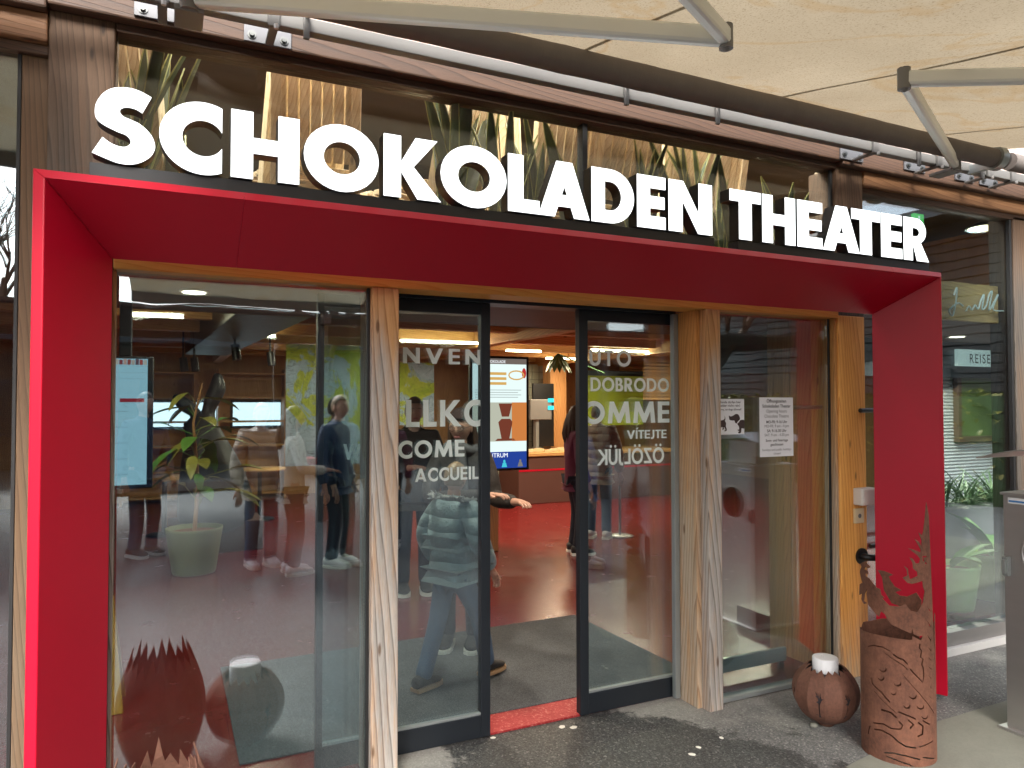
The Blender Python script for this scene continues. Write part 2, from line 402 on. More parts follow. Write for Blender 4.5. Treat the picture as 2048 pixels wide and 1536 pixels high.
m, n, out = newmat('grey_mat'); t = NT(n); v = t.coords((1,1,1), False)
a = t.noise(v, 150, 4, .8); b = t.noise(v, 2.2, 6, .7)
c = t.ramp(t.math('ADD', t.math('MULTIPLY', a, .8), t.math('MULTIPLY', b, .25)), (.36, (.018,.019,.022)), (.70, (.17,.175,.185)))
t.bsdf(out, c, .95, normal=t.bump(a, .7, .004)); M['mat'] = m

# awning cloth: weave, mould spots, mild water stains; light comes through it
m, n, out = newmat('awning_cloth'); t = NT(n); v = t.coords((1,1,1), False)
st = t.noise(t.coords((1,.5,1), False), 1.6, 6, .62, .5)
c = t.mix(st, (.17,.138,.092), (.30,.258,.185))
sv = t.coords((2.2,1,1), False)
spots = t.ramp(t.noise(sv, 85, 3, .7), (.55, 0.0), (.66, 1.0))
c = t.mix(t.math('MULTIPLY', spots, .7), c, (.10,.068,.036))
edge = t.ramp(t.noise(t.coords((.7,.5,1), False), 1.1, 5, .6, 1.2), (.47, 0.0), (.495, 1.0), (.52, 0.0))
c = t.mix(t.math('MULTIPLY', edge, .35), c, (.20,.12,.04))
d = t.node('ShaderNodeBsdfDiffuse'); tl = t.node('ShaderNodeBsdfTranslucent'); t.l(c, d.inputs[0]); t.l(c, tl.inputs[0])
bn = t.bump(t.noise(t.coords((1,3,1), False), 7, 4, .6), .25, .02); t.l(bn, d.inputs['Normal'])
mx = t.node('ShaderNodeMixShader'); mx.inputs[0].default_value = .55; t.l(d.outputs[0], mx.inputs[1]); t.l(tl.outputs[0], mx.inputs[2]); t.l(mx.outputs[0], out.inputs[0]); M['awning'] = m
M['awning_roll'] = plain('rolled_awning_cloth', (.15,.13,.118), .85, var=.15, vscale=4, bumps=.3, bscale=9, bdist=.01, stretch=(3,1,1))
m, n, out = newmat('awning_seam'); t = NT(n)
d = t.node('ShaderNodeBsdfDiffuse'); tl = t.node('ShaderNodeBsdfTranslucent'); d.inputs[0].default_value = tl.inputs[0].default_value = (.20,.165,.11,1)
mx = t.node('ShaderNodeMixShader'); mx.inputs[0].default_value = .6; t.l(d.outputs[0], mx.inputs[1]); t.l(tl.outputs[0], mx.inputs[2]); t.l(mx.outputs[0], out.inputs[0]); M['seam'] = m

# ------------------------------------------------------------------ 2-D shapes and lettering
def arc(cx, cy, rx, ry, a0, a1, n=14):
    return [(cx+rx*math.cos(R(a0+(a1-a0)*i/n)), cy+ry*math.sin(R(a0+(a1-a0)*i/n))) for i in range(n+1)]
def catmull(p, k=6):
    o = []; P = [p[0]]+list(p)+[p[-1]]
    for i in range(1, len(P)-2):
        for j in range(k):
            t = j/k; a, b, c, d = P[i-1], P[i], P[i+1], P[i+2]
            o.append(tuple(.5*((2*b[q])+(-a[q]+c[q])*t+(2*a[q]-5*b[q]+4*c[q]-d[q])*t*t+(-a[q]+3*b[q]-3*c[q]+d[q])*t**3) for q in range(2)))
    o.append(p[-1]); return o
def stroke(p, w):
    L = []; Rr = []; n = len(p); ws = w if isinstance(w, (list, tuple)) else [w]*n
    for i in range(n):
        a = p[max(i-1,0)]; b = p[min(i+1,n-1)]; dx, dy = b[0]-a[0], b[1]-a[1]; l = math.hypot(dx, dy) or 1
        nx, ny = -dy/l*ws[i]/2, dx/l*ws[i]/2; L.append((p[i][0]+nx, p[i][1]+ny)); Rr.append((p[i][0]-nx, p[i][1]-ny))
    return L+Rr[::-1]
def glyph(ch, w):
    t = w*.86; up = []
    base = {'Ü':'U','Ö':'O','Í':'I'}.get(ch, ch)
    if base == 'H': Wd=.86; p=[[(0,0),(0,1),(w,1),(w,.5+t/2),(Wd-w,.5+t/2),(Wd-w,1),(Wd,1),(Wd,0),(Wd-w,0),(Wd-w,.5-t/2),(w,.5-t/2),(w,0)]]
    elif base == 'E': Wd=.60; p=[[(0,0),(0,1),(Wd,1),(Wd,1-t),(w,1-t),(w,.5+t/2),(Wd-.02,.5+t/2),(Wd-.02,.5-t/2),(w,.5-t/2),(w,t),(Wd,t),(Wd,0)]]
    elif base == 'L': Wd=.56; p=[[(0,0),(0,1),(w,1),(w,t),(Wd,t),(Wd,0)]]
    elif base == 'T': Wd=.66; p=[[(Wd/2-w/2,0),(Wd/2-w/2,1-t),(0,1-t),(0,1),(Wd,1),(Wd,1-t),(Wd/2+w/2,1-t),(Wd/2+w/2,0)]]
    elif base == 'I': Wd=w; p=[[(0,0),(0,1),(w,1),(w,0)]]
    elif base == 'N': Wd=.86; p=[[(0,0),(0,1),(w*1.05,1),(Wd-w,.40),(Wd-w,1),(Wd,1),(Wd,0),(Wd-w*1.05,0),(w,.60),(w,0)]]
    elif base == 'M': Wd=1.12; p=[[(0,0),(.1,1),(.1+w*.95,1),(Wd/2,.42),(Wd-.1-w*.95,1),(Wd-.1,1),(Wd,0),(Wd-w,0),(Wd-.1-w*.72,.55),(Wd/2+.07,.02),(Wd/2-.07,.02),(.1+w*.72,.55),(w,0)]]
    elif base == 'V': Wd=.92; p=[[(0,1),(w*1.1,1),(Wd/2,.36),(Wd-w*1.1,1),(Wd,1),(Wd/2+w*.5,0),(Wd/2-w*.5,0)]]
    elif base == 'W': Wd=1.36; p=[[(0,1),(w*1.1,1),(.40,.42),(.58,1),(.78,1),(.96,.42),(Wd-w*1.1,1),(Wd,1),(1.06,0),(.88,0),(.68,.60),(.48,0),(.30,0)]]
    elif base == 'Z': Wd=.72; p=[[(0,0),(0,t*.75),(Wd-w*1.35,1-t),(.04,1-t),(.04,1),(Wd,1),(Wd,1-t*.75),(w*1.35,t),(Wd,t),(Wd,0)]]
    elif base == 'K': Wd=.88; p=[[(0,0),(0,1),(w,1),(w,.58),(Wd-1.38*w,1),(Wd-.02,1),(w+.20,.52),(Wd+.04,0),(Wd+.04-1.42*w,0),(w,.42),(w,0)]]
    elif base == 'A':
        Wd=.98; lw=1.12*w; sx=Wd/2-.5*lw; f=lambda y: lw+sx*y; c0=.19; c1=.19+w*.78; ya=(Wd/2-lw)/sx
        p=[[(0,0),(sx,1),(Wd-sx,1),(Wd,0),(Wd-lw,0),(Wd-f(c0),c0),(f(c0),c0),(lw,0)], [(f(c1),c1),(Wd-f(c1),c1),(Wd/2,ya)]]
    elif base == 'O': Wd=1.06; p=[arc(.53,.5,.53,.525,0,348,29), arc(.53,.5,.53-w,.525-w,0,348,29)]
    elif base == 'C':
        Wd=.84; Ro=.53; r=Ro-w; xc=r*.90+ (0 if w>.24 else .02); xc=min(xc, r*.97)
        ao=math.degrees(math.acos(xc/Ro)); ai=math.degrees(math.acos(xc/r))
        p=[arc(.53,.5,Ro,.525,ao,360-ao,30)+arc(.53,.5,r,r,360-ai,ai,26)]
    elif base == 'D': Wd=.88; p=[[(0,0),(0,1)]+arc(.38,.5,.5,.5,90,-90,18), [(w,t),(w,1-t)]+arc(.38,.5,.5-w,.5-t,90,-90,16)]
    elif base == 'B': Wd=.66; p=[[(0,0),(0,1)]+arc(.34,.745,.25,.255,90,-60,10)+arc(.37,.28,.29,.28,60,-90,12), [(w,.56),(w,.56+.28-t*.3),(.32,.56+.28-t*.3),(.38,.64),(.32,.56)], [(w,t),(w,.43),(.34,.43)]+arc(.34,(t+.43)/2,.09,(.43-t)/2,90,-90,8)]
    elif base == 'R': Wd=.74; p=[[(0,0),(0,1)]+arc(.37,.70,.31,.30,90,-62,12)+[(Wd+.02,0),(Wd+.02-1.35*w,0),(w,.40),(w,0)], [(w,.57),(w,1-t),(.35,1-t)]+arc(.35,(.57+1-t)/2,.12,(1-t-.57)/2,90,-90,8)]
    elif base == 'U': Wd=.80; p=[[(0,1),(w,1)]+arc(Wd/2,.40,Wd/2-w,.40-t,180,360,14)+[(Wd-w,1),(Wd,1)]+arc(Wd/2,.38,Wd/2,.395,0,-180,16)]
    elif base == 'J': Wd=.42; p=[stroke(catmull([(.42-w/2,1.0),(.42-w/2,.6),(.42-w/2,.3),(.24,.06),(.02,.02)]), w)]
    elif base == 'S':
        Wd=.70; c=catmull([(.60,.745),(.50,.845),(.36,.872),(.23,.825),(.175,.715),(.235,.60),(.36,.525),(.475,.435),(.53,.31),(.475,.175),(.34,.128),(.20,.150),(.07,.265)],5); p=[stroke(c, w)]
    else: Wd=.3; p=[]
    if ch in 'ÜÖ':
        for dx in (-.2, .2): p.append(arc(Wd/2+dx,1.17,.095,.095,0,330,11))
    if ch == 'Í': p.append([(Wd/2-.06,1.08),(Wd/2+.02,1.32),(Wd/2+.22,1.32),(Wd/2+.06,1.08)])
    return Wd, p
def fill2d(polys, ext=0.0):
    cu = bpy.data.curves.new('shape', 'CURVE'); cu.dimensions = '2D'; cu.fill_mode = 'BOTH'; cu.extrude = ext
    for pl in polys:
        s = cu.splines.new('POLY'); s.points.add(len(pl)-1)
        for q, (x, y) in zip(s.points, pl): q.co = (x, y, 0, 1)
        s.use_cyclic_u = True
    o = bpy.data.objects.new('shape', cu); COL.objects.link(o)
    dg = bpy.context.evaluated_depsgraph_get(); me = bpy.data.meshes.new_from_object(o.evaluated_get(dg))
    bpy.data.objects.remove(o); bpy.data.curves.remove(cu); return me
def text_mesh(txt, size, align='CENTER', spacing=1.0, line=1.0, bold=0.0):
    cu = bpy.data.curves.new('txt', 'FONT'); cu.body = txt; cu.size = size; cu.align_x = align; cu.space_character = spacing; cu.space_line = line; cu.offset = bold
    o = bpy.data.objects.new('txt', cu); COL.objects.link(o)
    dg = bpy.context.evaluated_depsgraph_get(); me = bpy.data.meshes.new_from_object(o.evaluated_get(dg))
    bpy.data.objects.remove(o); bpy.data.curves.remove(cu); return me
def lay(me, fn):
    for v in me.vertices: v.co = fn(v.co)
    me.update(); return me
def word_polys(txt, w, gap=.16):
    x = 0; out = []
    for ch in txt:
        Wd, p = glyph(ch, w); out += [[(a+x, b) for a, b in q] for q in p]; x += Wd+gap
    return x-gap, out

# ================================================================== THE SETTING
g = MB(); nx, ny = 2, 2
g.add([(-250,-250,0),(250,-250,0),(250,250,0),(-250,250,0)], [(0,1,2,3)])
struct(g.build('ground', M['asphalt']))
pv = [gnd(1868,1447), gnd(2048,1392), Vector((9,2.0,0)), Vector((9,.5,0)), Vector((3.2,1.1,0)), gnd(1690,1536)]
pvm = MB(); pvm.add([(p.x,p.y,.005) for p in pv], [tuple(range(len(pv)))[::-1]])
struct(pvm.build('pavement', M['paving']))
f = MB(); f.add([(-6,3.475,.006),(12,3.475,.006),(12,15,.006),(-6,15,.006)], [(0,1,2,3)])
for xa_, xb_ in ((-6,.94),(2.68,12)): f.add([(xa_,3.30,.006),(xb_,3.30,.006),(xb_,3.4749,.006),(xa_,3.4749,.006)], [(0,1,2,3)])
struct(f.build('floor', M['red_floor']))
f = MB(); f.box(.96,2.66,3.452,3.655,.0005,.011); thr = struct(f.build('threshold', M['threshold']))

YP = 3.2      # front plane of the posts
YD = 3.44     # plane of the sliding doors
fac = thing('shop_front', 'timber and glass shop front behind the red portal', 'building', (1.8, YP, 0))
# posts
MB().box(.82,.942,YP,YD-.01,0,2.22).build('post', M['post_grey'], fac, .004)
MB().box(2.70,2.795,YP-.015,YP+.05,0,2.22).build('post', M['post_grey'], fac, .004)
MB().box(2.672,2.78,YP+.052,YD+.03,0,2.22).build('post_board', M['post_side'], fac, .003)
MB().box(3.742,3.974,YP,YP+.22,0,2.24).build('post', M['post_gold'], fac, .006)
MB().box(3.7185,3.7415,YP+.012,YP+.1,.0,2.22).build('post_trim', M['post_side'], fac, .003)
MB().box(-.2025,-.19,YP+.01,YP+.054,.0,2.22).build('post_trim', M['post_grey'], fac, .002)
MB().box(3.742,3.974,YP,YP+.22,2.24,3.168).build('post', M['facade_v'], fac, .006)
MB().box(-.425,-.203,YP,YP+.2,0,3.19).build('post', M['facade_v'], fac, .006)
XJ = at(41,300,YP+.045).x
MB().box(XJ,-.428,YP+.045,YP+.2,0,3.02).build('jamb', M['facade_v2'], fac, .004)
MB().box(5.57,5.95,YP+.02,YP+.2,0,3.06).build('post', M['facade_v'], fac, .006)
MB().box(-1.6,-1.4,YP+.02,YP+.2,0,3.06).build('post', M['facade_v'], fac, .006)
# lintel and beams
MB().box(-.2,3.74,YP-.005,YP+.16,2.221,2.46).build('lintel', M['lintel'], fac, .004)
MB().box(-.425,3.742,YP-.05,YP+.15,3.19,3.345).build('beam', M['facade_x'], fac, .008)
MB().box(-.2,3.742,YP+.0,YP+.12,3.155,3.189).build('beam_trim', M['facade_x'], fac, .004)
MB().box(3.742,8.0,YP-.05,YP+.15,3.17,3.345).build('beam', M['facade_x'], fac, .008)
MB().box(3.976,8.0,YP-.012,YP+.14,3.075,3.168).build('beam', M['facade_x2'], fac, .006)
MB().box(3.976,8.0,YP+.02,YP+.12,3.035,3.074).build('beam_trim', M['facade_x'], fac, .004)
MB().box(-4.0,-.427,YP-.05,YP+.15,3.17,3.345).build('beam', M['facade_x'], fac, .008)
MB().box(-4.0,-.427,YP-.012,YP+.14,3.06,3.168).build('beam', M['facade_x2'], fac, .006)
MB().box(-4.0,-.427,YP+.02,YP+.12,3.02,3.059).build('beam_trim', M['facade_x'], fac, .004)
for k in range(9):
    MB().box(-5,9,YP+.06+.004*(k%2),YP+.12,3.352+k*.145,3.352+k*.145+.138).build('cladding_board', M['pale_clad'], fac, .004)
# panes: two sheets of glass each
def pane(x0, x1, z0, z1, y, parent=fac, mat='glass', name='window_pane', two=True):
    MB().box(x0,x1,y,y+.006,z0,z1).build(name, M[mat], parent)
    if two: MB().box(x0,x1,y+.022,y+.028,z0,z1).build(name, M[mat], parent)
pane(-.2,.818,.03,2.219,YP+.055); pane(2.80,3.70,.03,2.219,YP+.055)
pane(-.2,1.93,2.462,3.154,YP+.05, mat='glass_upper'); pane(1.962,3.74,2.462,3.154,YP+.05, mat='glass_upper')
pane(3.98,5.56,.15,3.034,YP+.06); pane(-1.4,XJ-.002,.12,3.02,YP+.06)
MB().box(1.932,1.960,YP+.03,YP+.09,2.462,3.154).build('mullion', M['gasket'], fac, .002)
for x0, x1, y0, y1, z0, z1 in ((3.703,3.718,YP+.044,YP+.054,.03,2.219), (.806,.819,YP+.04,YP+.054,.03,2.219),
                               (3.722,3.741,YP+.03,YP+.049,2.462,3.154), (5.545,5.568,YP+.03,YP+.059,.15,3.034), (XJ-.014,XJ-.001,YP+.046,YP+.059,.12,3.02)):
    MB().box(x0,x1,y0,y1,z0,z1).build('glazing_gasket', M['gasket'], fac, .002)
MB().box(-.2,.818,YP+.04,YP+.1,.007,.03).build('sill', M['alu_light'], fac, .003)
MB().box(2.797,3.70,YP+.035,YP+.1,.007,.032).build('sill', M['alu_light'], fac, .003)
MB().box(3.98,5.568,YP+.01,YP+.11,.055,.148).build('sill', M['steel'], fac, .003)
MB().box(3.98,5.568,YP-.02,YP+.1,.002,.053).build('plinth', M['white'], fac, .003)
MB().box(-1.4,XJ-.002,YP+.01,YP+.11,.002,.118).build('sill', M['alu_grey'], fac, .003)
# timber return beside the right-hand pane, board by board
for k, (y0, y1) in enumerate(((3.305,3.43),(3.432,3.60),(3.602,3.74),(3.742,3.80))):
    MB().box(3.745+.002*(k%2),3.80,y0,y1,.007,2.30).build('wall_board', M['inner_z'], fac, .003)
# header of the sliding doors
MB().box(.944,2.67,YD-.02,YD+.12,2.213,2.30).build('door_header', M['alu_dark'], fac, .003)
MB().box(2.632,2.668,YD-.045,YD-.012,.01,2.212).build('guide_rail', M['alu_light'], fac, .004)

# ---- red portal
por = thing('entrance_portal', 'deep splayed bright red lacquered portal framing the entrance', 'portal', (1.82, 2.72, 0))
FO = dict(y0=2.72, xl=-.401, xr=4.05, zt=2.452); FI = dict(xl=-.366, xr=4.014, zt=2.421); BK = dict(y=3.05, xl=-.192, xr=3.852, zt=2.233)
zb = .03
def jamb(xo, xi, xb, s):
    y0, y1 = 2.72, 3.05
    b = [(xo,y0+.022,zb),(xi,y0,zb),(xb,y1,zb),(xo,y1,zb)]
    t_ = [(xo,y0+.022,FO['zt']),(xi,y0,FI['zt']),(xb,y1,BK['zt']),(xo,y1,FO['zt'])]
    if s < 0:
        b = [b[1],b[0],b[3],b[2]]; t_ = [t_[1],t_[0],t_[3],t_[2]]
    return MB().hexa(b+t_)
jamb(FO['xl'], FI['xl'], BK['xl'], 1).build('jamb', M['red'], por, .004)
jamb(FO['xr'], FI['xr'], BK['xr'], -1).build('jamb', M['red'], por, .004)
h = MB(); xs = [FO['xl'], .235, 3.62, FO['xr']]; xi = [FI['xl'], .235, 3.62, FI['xr']]; xb = [BK['xl'], .235, 3.62, BK['xr']]
for k in range(3):
    e = .00025
    a, b = k, k+1
    MB().hexa([(xi[a]+e,2.72,FI['zt']),(xi[b]-e,2.72,FI['zt']),(xb[b]-e,3.05,BK['zt']),(xb[a]+e,3.05,BK['zt']),
               (xs[a]+e,2.742,FO['zt']),(xs[b]-e,2.742,FO['zt']),(xs[b]-e,3.05,FO['zt']),(xs[a]+e,3.05,FO['zt'])]).build('header_panel', M['red'], por, .001)

# ---- sign
sign = thing('illuminated_sign', 'large lit white channel letters reading SCHOKOLADEN THEATER above the portal', 'sign', (1.8, 2.8, 2.452))
LY = 2.77
zb0 = at(462, 353, LY).z; zc0 = at(462, 217, LY).z; CAP = zc0-zb0
for xa, xb_ in ((178, 1425), (1472, 1853)):
    MB().box(at(xa,430,2.8).x, at(xb_,480,2.8).x, 2.785, 2.86, 2.4525, zb0-.004).build('base_bar', M['sign_bar'], sign, .002)
LET = [('S',182,309),('C',317,443),('H',461,598),('O',607,757),('K',767,882),('O',881,1013),('L',1016,1079),('A',1077,1179),('D',1183,1268),('E',1274,1331),('N',1337,1424),
       ('T',1459,1521),('H',1524,1590),('E',1594,1644),('A',1645,1718),('T',1702,1759),('E',1761,1803),('R',1806,1856)]
for ch, xa, xb_ in LET:
    Wd, p = glyph(ch, .272); X0 = at(xa, 400, LY).x; X1 = at(xb_, 400, LY).x
    big = 0.0
    if ch == 'S':
        tr = [(883,570),(828,663),(790,640),(740,628),(705,635),(695,655),(715,680),(760,700),(820,730),(880,790),(903,850),(895,890),(870,922),(820,950),(760,962),(690,955),(620,930),(528,890),(592,800),(640,835),(690,855),(730,858),(757,840),(755,815),(730,790),(680,770),(600,730),(555,690),(547,640),(560,590),(600,540),(650,515),(700,510),(760,515),(820,535)]
        p = [[]]
        segs = [tr[1:18], tr[18:]+[tr[0]]]
        for sg in segs: p[0] += catmull(sg, 4)
        p[0] = [(at(a_/2.926, b_/2.926, LY).x, (at(a_/2.926, b_/2.926, LY).z-zb0)/CAP) for a_, b_ in p[0]]
    xs_ = [q[0] for pl in p for q in pl]; a0, a1 = min(xs_), max(xs_); sc = (X1-X0)/(a1-a0)
    me = fill2d([[(X0+(q[0]-a0)*sc, zb0+q[1]*CAP) for q in pl] for pl in p], .035)
    lay(me, lambda c: (c.x, LY+.035-c.z, c.y))
    o = link('letter', me, [M['sign_side'], M['sign_face']], sign)
    for pl in me.polygons: pl.material_index = 1 if pl.normal.y < -.9 else 0; pl.use_smooth = False
    for px_ in (X0+(X1-X0)*.3, X0+(X1-X0)*.7):
        pass

# ---- sliding doors
def words(parent, txt, x0, x1, y0, y1, Y, w=.21, mirror=False, gap=.17, name='lettering'):
    """white film words; photo box x0..x1, y0 (top) .. y1 (baseline)"""
    ym = (y0+y1)/2
    A = at(x0, ym, Y); B = at(x1, ym, Y); zt = (at(x0,y0,Y).z+at(x1,y0,Y).z)/2 if False else at((x0+x1)/2, y0, Y).z
    z0 = at((x0+x1)/2, y1, Y).z
    tw, p = word_polys(txt, w, gap); sx = (B.x-A.x)/tw; sz = zt-z0
    me = fill2d([[((A.x+q[0]*sx) if not mirror else (B.x-q[0]*sx), z0+q[1]*sz) for q in pl] for pl in p], .0006)
    lay(me, lambda c: (c.x, Y-c.z, c.y)); return link(name, me, M['film'], parent)
def leaf(name, label, x0, x1, y0, words_, stile_l, stile_r):
    t = thing(name, label, 'door', ((x0+x1)/2, y0, 0), group='glass sliding door leaves')
    zt = 2.212
    MB().box(x0,x0+stile_l,y0,y0+.045,.004,zt).build('stile', M['alu_dark'], t, .003)
    MB().box(x1-stile_r,x1,y0,y0+.045,.004,zt).build('stile', M['alu_dark'], t, .003)
    MB().box(x0+stile_l,x1-stile_r,y0+.001,y0+.010,.004,.115).build('bottom_rail', M['alu_dark'], t, .003)
    MB().box(x0+stile_l,x1-stile_r,y0+.003,y0+.030,.1155,.128).build('glazing_bead', M['alu_light'], t, .002)
    MB().box(x0+stile_l,x1-stile_r,y0+.001,y0+.044,zt-.06,zt).build('top_rail', M['alu_dark'], t, .003)
    p = MB().box(x0+stile_l,x1-stile_r,y0+.014,y0+.020,.128,zt-.06).build('pane', M['glass_door'], t)
    p2 = MB().box(x0+stile_l,x1-stile_r,y0+.032,y0+.038,.128,zt-.06).build('pane', M['glass_door'], t)
    for wd in words_: words(p, *wd[:5], y0+.012, **wd[5])
    return t
XL0, XL1 = at(634,1000,YD).x, at(981,1000,YD).x
XR0, XR1 = at(1160,1000,YD).x, 2.79
leaf('sliding_door', 'left glass sliding door leaf lettered COME and ACCUEIL', XL0, XL1, YD, [
    ('NVEN',806,962,697,728,{'w':.20,'gap':.30}), ('LLKO',812,976,800,853,{'w':.215,'gap':.15}), ('COME',796,929,881,915,{'w':.21,'gap':.14}),
    ('ACCUEIL',830,957,935,961,{'w':.20,'gap':.13}), ('W',687,722,888,919,{'w':.2})], .03, .052)
leaf('sliding_door', 'right glass sliding door leaf lettered DOBRODO and mirrored words', XR0, XR1, YD+.002, [
    ('UTO',1179,1262,700,732,{'w':.20,'gap':.25}), ('DOBRODO',1181,1338,756,783,{'w':.20,'gap':.12}), ('OMMEN',1165,1376,803,846,{'w':.215,'gap':.14}),
    ('VÍTEJTE',1254,1333,860,877,{'w':.19,'gap':.10}), ('ÖZÖLJÜK',1195,1328,897,928,{'w':.19,'mirror':True,'gap':.10})], .055, .03)
XG = at(1570,1000,YD+.06).x
gz = thing('inner_glass_panel', 'fixed inner glass panel with pale bottom bar behind the right-hand pane', 'glass panel', (3.2,YD+.06,0))
MB().box(2.80,XG,YD+.06,YD+.085,.05,.135).build('bottom_bar', plain('pale_bar',(.42,.47,.47),.45), gz, .003); MB().box(2.80,XG,YD+.068,YD+.076,.1355,2.29).build('pane', M['glass_door'], gz)
MB().box(2.82,2.86,YD+.062,YD+.083,.006,.0495).build('foot', M['alu_dark'], gz); MB().box(XG-.06,XG-.02,YD+.062,YD+.083,.006,.0495).build('foot', M['alu_dark'], gz)

# ---- awning
SLP = .196; YR, ZR = 2.83, 3.245
def zaw(y, off=0): return ZR+.067-SLP*(YR-y)+off
def onaw(x, y, off):
    d = ray(x, y); # EYE + t dz = zaw(t dy)+off
    t_ = (ZR+.067-SLP*YR+off-EYE)/(d.z-SLP*d.y); return Vector((d.x*t_, d.y*t_, EYE+d.z*t_))
AX0, AX1, AY0 = -.30, 4.80, -.55
aw = thing('folding_arm_awning', 'beige cloth folding arm awning stretched over the entrance', 'awning', (2.4, 2.95, 3.2))
seams = [at(1168,86,YR).x, at(1565,178,YR).x, at(1885,250,YR).x]
xsA = [AX0]+seams+[AX1]
for k in range(4):
    b = MB(); n = 8; mY = 14
    vs = []; fs = []
    for j in range(mY+1):
        y = YR+.03+(AY0-YR-.03)*j/mY
        for i in range(n+1):
            u = i/n; x = xsA[k]+(xsA[k+1]-xsA[k])*u
            z = zaw(y) - .035*math.sin(PI*j/mY) - .012*math.sin(PI*u)*math.sin(PI*j/mY) + .004*math.sin(9*x+5*y)
            vs.append((x,y,z))
    for j in range(mY):
        for i in range(n): q = j*(n+1)+i; fs.append((q,q+1,q+n+2,q+n+1))
    b.add(vs, fs, True); b.build('cloth_panel', M['awning'], aw)
for x in seams:
    pts = []
    for j in range(15):
        y = YR+.03+(AY0-YR-.03)*j/14; pts.append((x, y, zaw(y)-.035*math.sin(PI*j/14)+.006))
    b = MB(); vs = []
    for p in pts: vs += [(p[0]-.011,p[1],p[2]+.004*math.sin(9*x+5*p[1])),(p[0]+.009,p[1],p[2]+.004*math.sin(9*x+5*p[1]))]
    b.add(vs, [(2*i,2*i+1,2*i+3,2*i+2) for i in range(14)], True); b.build('seam', M['seam'], aw)
rt = []; rr = []
for k in range(60):
    x = AX0-.02+(AX1-AX0+.02)*k/59; rt.append((x, YR, ZR)); rr.append(.056+.0025*random.random()+(.003 if 20<k<46 else 0))
MB().tube(rt, rr, 18).build('roller_tube', M['awning_roll'], aw)
MB().tube([(AX1+.06,YR,ZR),(8.5,YR,ZR)], .055, 16).build('roller_tube', M['awning_roll'], aw)
MB().box(-3.0,8.5,2.985,3.035,3.205,3.262).build('support_bar', M['alu_grey'], aw, .004)
MB().beam((AX0,AY0,zaw(AY0,-.02)),(AX1,AY0,zaw(AY0,-.02)),.06,.10).build('front_bar', M['alu_grey'], aw, .01)
AYL = 1.7  # unseen cloth added to darken the far-left reflection, kept short for daylight
al = thing('folding_arm_awning', 'unseen neighbouring beige awning left of the entrance, added to darken the far left pane, kept short to let daylight in', 'awning', (-2.5,2.95,3.2))
b = MB(); vs = []; fs = []
for j in range(15):
    y = YR+.03+(AYL-YR-.03)*j/14
    for i in range(9): vs.append((-4.6+(4.15)*i/8, y, zaw(y)-.035*math.sin(PI*j/14)))
for j in range(14):
    for i in range(8): q = j*9+i; fs.append((q,q+1,q+10,q+9))
b.add(vs, fs, True).build('cloth_panel', M['awning'], al); MB().tube([(-4.6,YR,ZR),(-.45,YR,ZR)], .056, 16).build('roller_tube', M['awning_roll'], al)
MB().beam((-4.6,AYL,zaw(AYL,-.02)),(-.45,AYL,zaw(AYL,-.02)),.06,.10).build('front_bar', M['alu_grey'], al, .01)
def plate(x0, x1, y0, y1):
    a = at(x0,(y0+y1)/2,YP-.06); b = at(x1,(y0+y1)/2,YP-.06); zc = (a.z+b.z)/2
    zm = at((x0+x1)/2,(y0+y1)/2,YP-.06).z; w2 = max(.055,(b.x-a.x)/2); xc = (a.x+b.x)/2
    p = MB().box(xc-w2,xc+w2,YP-.062,YP-.0505,zm-.062,zm+.06).build('bracket_plate', M['zinc'], aw, .002)
    for s in (-1,1):
        q = MB().tube([(xc+s*w2*.68,YP-.078,zm-.034),(xc+s*w2*.68,YP-.0625,zm-.034)], .011, 6, smooth=False)
        q.tube([(xc+s*w2*.68,YP-.066,zm-.034),(xc+s*w2*.68,YP-.0622,zm-.034)], .018, 14).build('bolt', M['bolt'], p)
    c = MB().box(xc-.012,xc+.022,2.975,YP-.0625,3.190,3.2035); c.box(xc-.020,xc+.026,2.968,2.9845,3.190,3.276); c.box(xc-.020,xc+.026,2.968,3.05,3.263,3.276)
    c.build('clamp', M['alu_grey'], aw, .003)
    MB().tube([(xc+.01,2.962,3.178),(xc+.01,2.962,3.195)], .009, 8).build('screw', M['white'], aw)
for q in ((268,376,-18,36),(488,583,36,84),(1681,1726,284,318),(1809,1850,308,340),(1911,1947,330,359),(1960,1994,342,367)): plate(*q)
for px_, py_ in ((615,40),(1258,180),(1441,218),(1845,312),(1972,335)):
    x = at(px_,py_,2.95).x
    c = MB().box(x-.012,x+.012,2.965,2.98,3.165,3.272); c.box(x-.012,x+.012,2.955,3.05,3.263,3.275); c.tube([(x,2.972,3.272),(x,2.90,3.26)], .012, 8)
    c.build('hook_clip', M['alu_grey'], aw, .003)
def arm(mount, elbow, tip, label):
    mount, elbow, tip = Vector(mount), Vector(elbow), Vector(tip)
    a = MB().beam(mount, elbow, .046, .072).build('folding_arm', M['arm'], aw, .014)
    b = MB().beam(elbow, tip, .046, .066).build('folding_arm', M['arm'], aw, .014)
    e = MB().tube([elbow+Vector((0,0,-.045)), elbow+Vector((0,0,.045))], .026, 16); e.ball(elbow+Vector((0,0,-.040)), .016); e.build('elbow_joint', M['alu_grey'], b)
    mm = MB().tube([mount+Vector((0,0,-.05)), mount+Vector((0,0,.05))], .034, 16); mm.box(mount.x-.05,mount.x+.05,mount.y-.01,3.04,mount.z-.055,mount.z-.035); mm.build('arm_mount', M['alu_grey'], aw, .004)
mA = at(520,-20,2.93); mB = at(1900,292,2.93)
arm((mA.x-.25,2.90,3.195), onaw(1452,74,-.10), onaw(1385,0,-.08)+ (onaw(1385,0,-.08)-onaw(1452,74,-.10))*2.2, '')
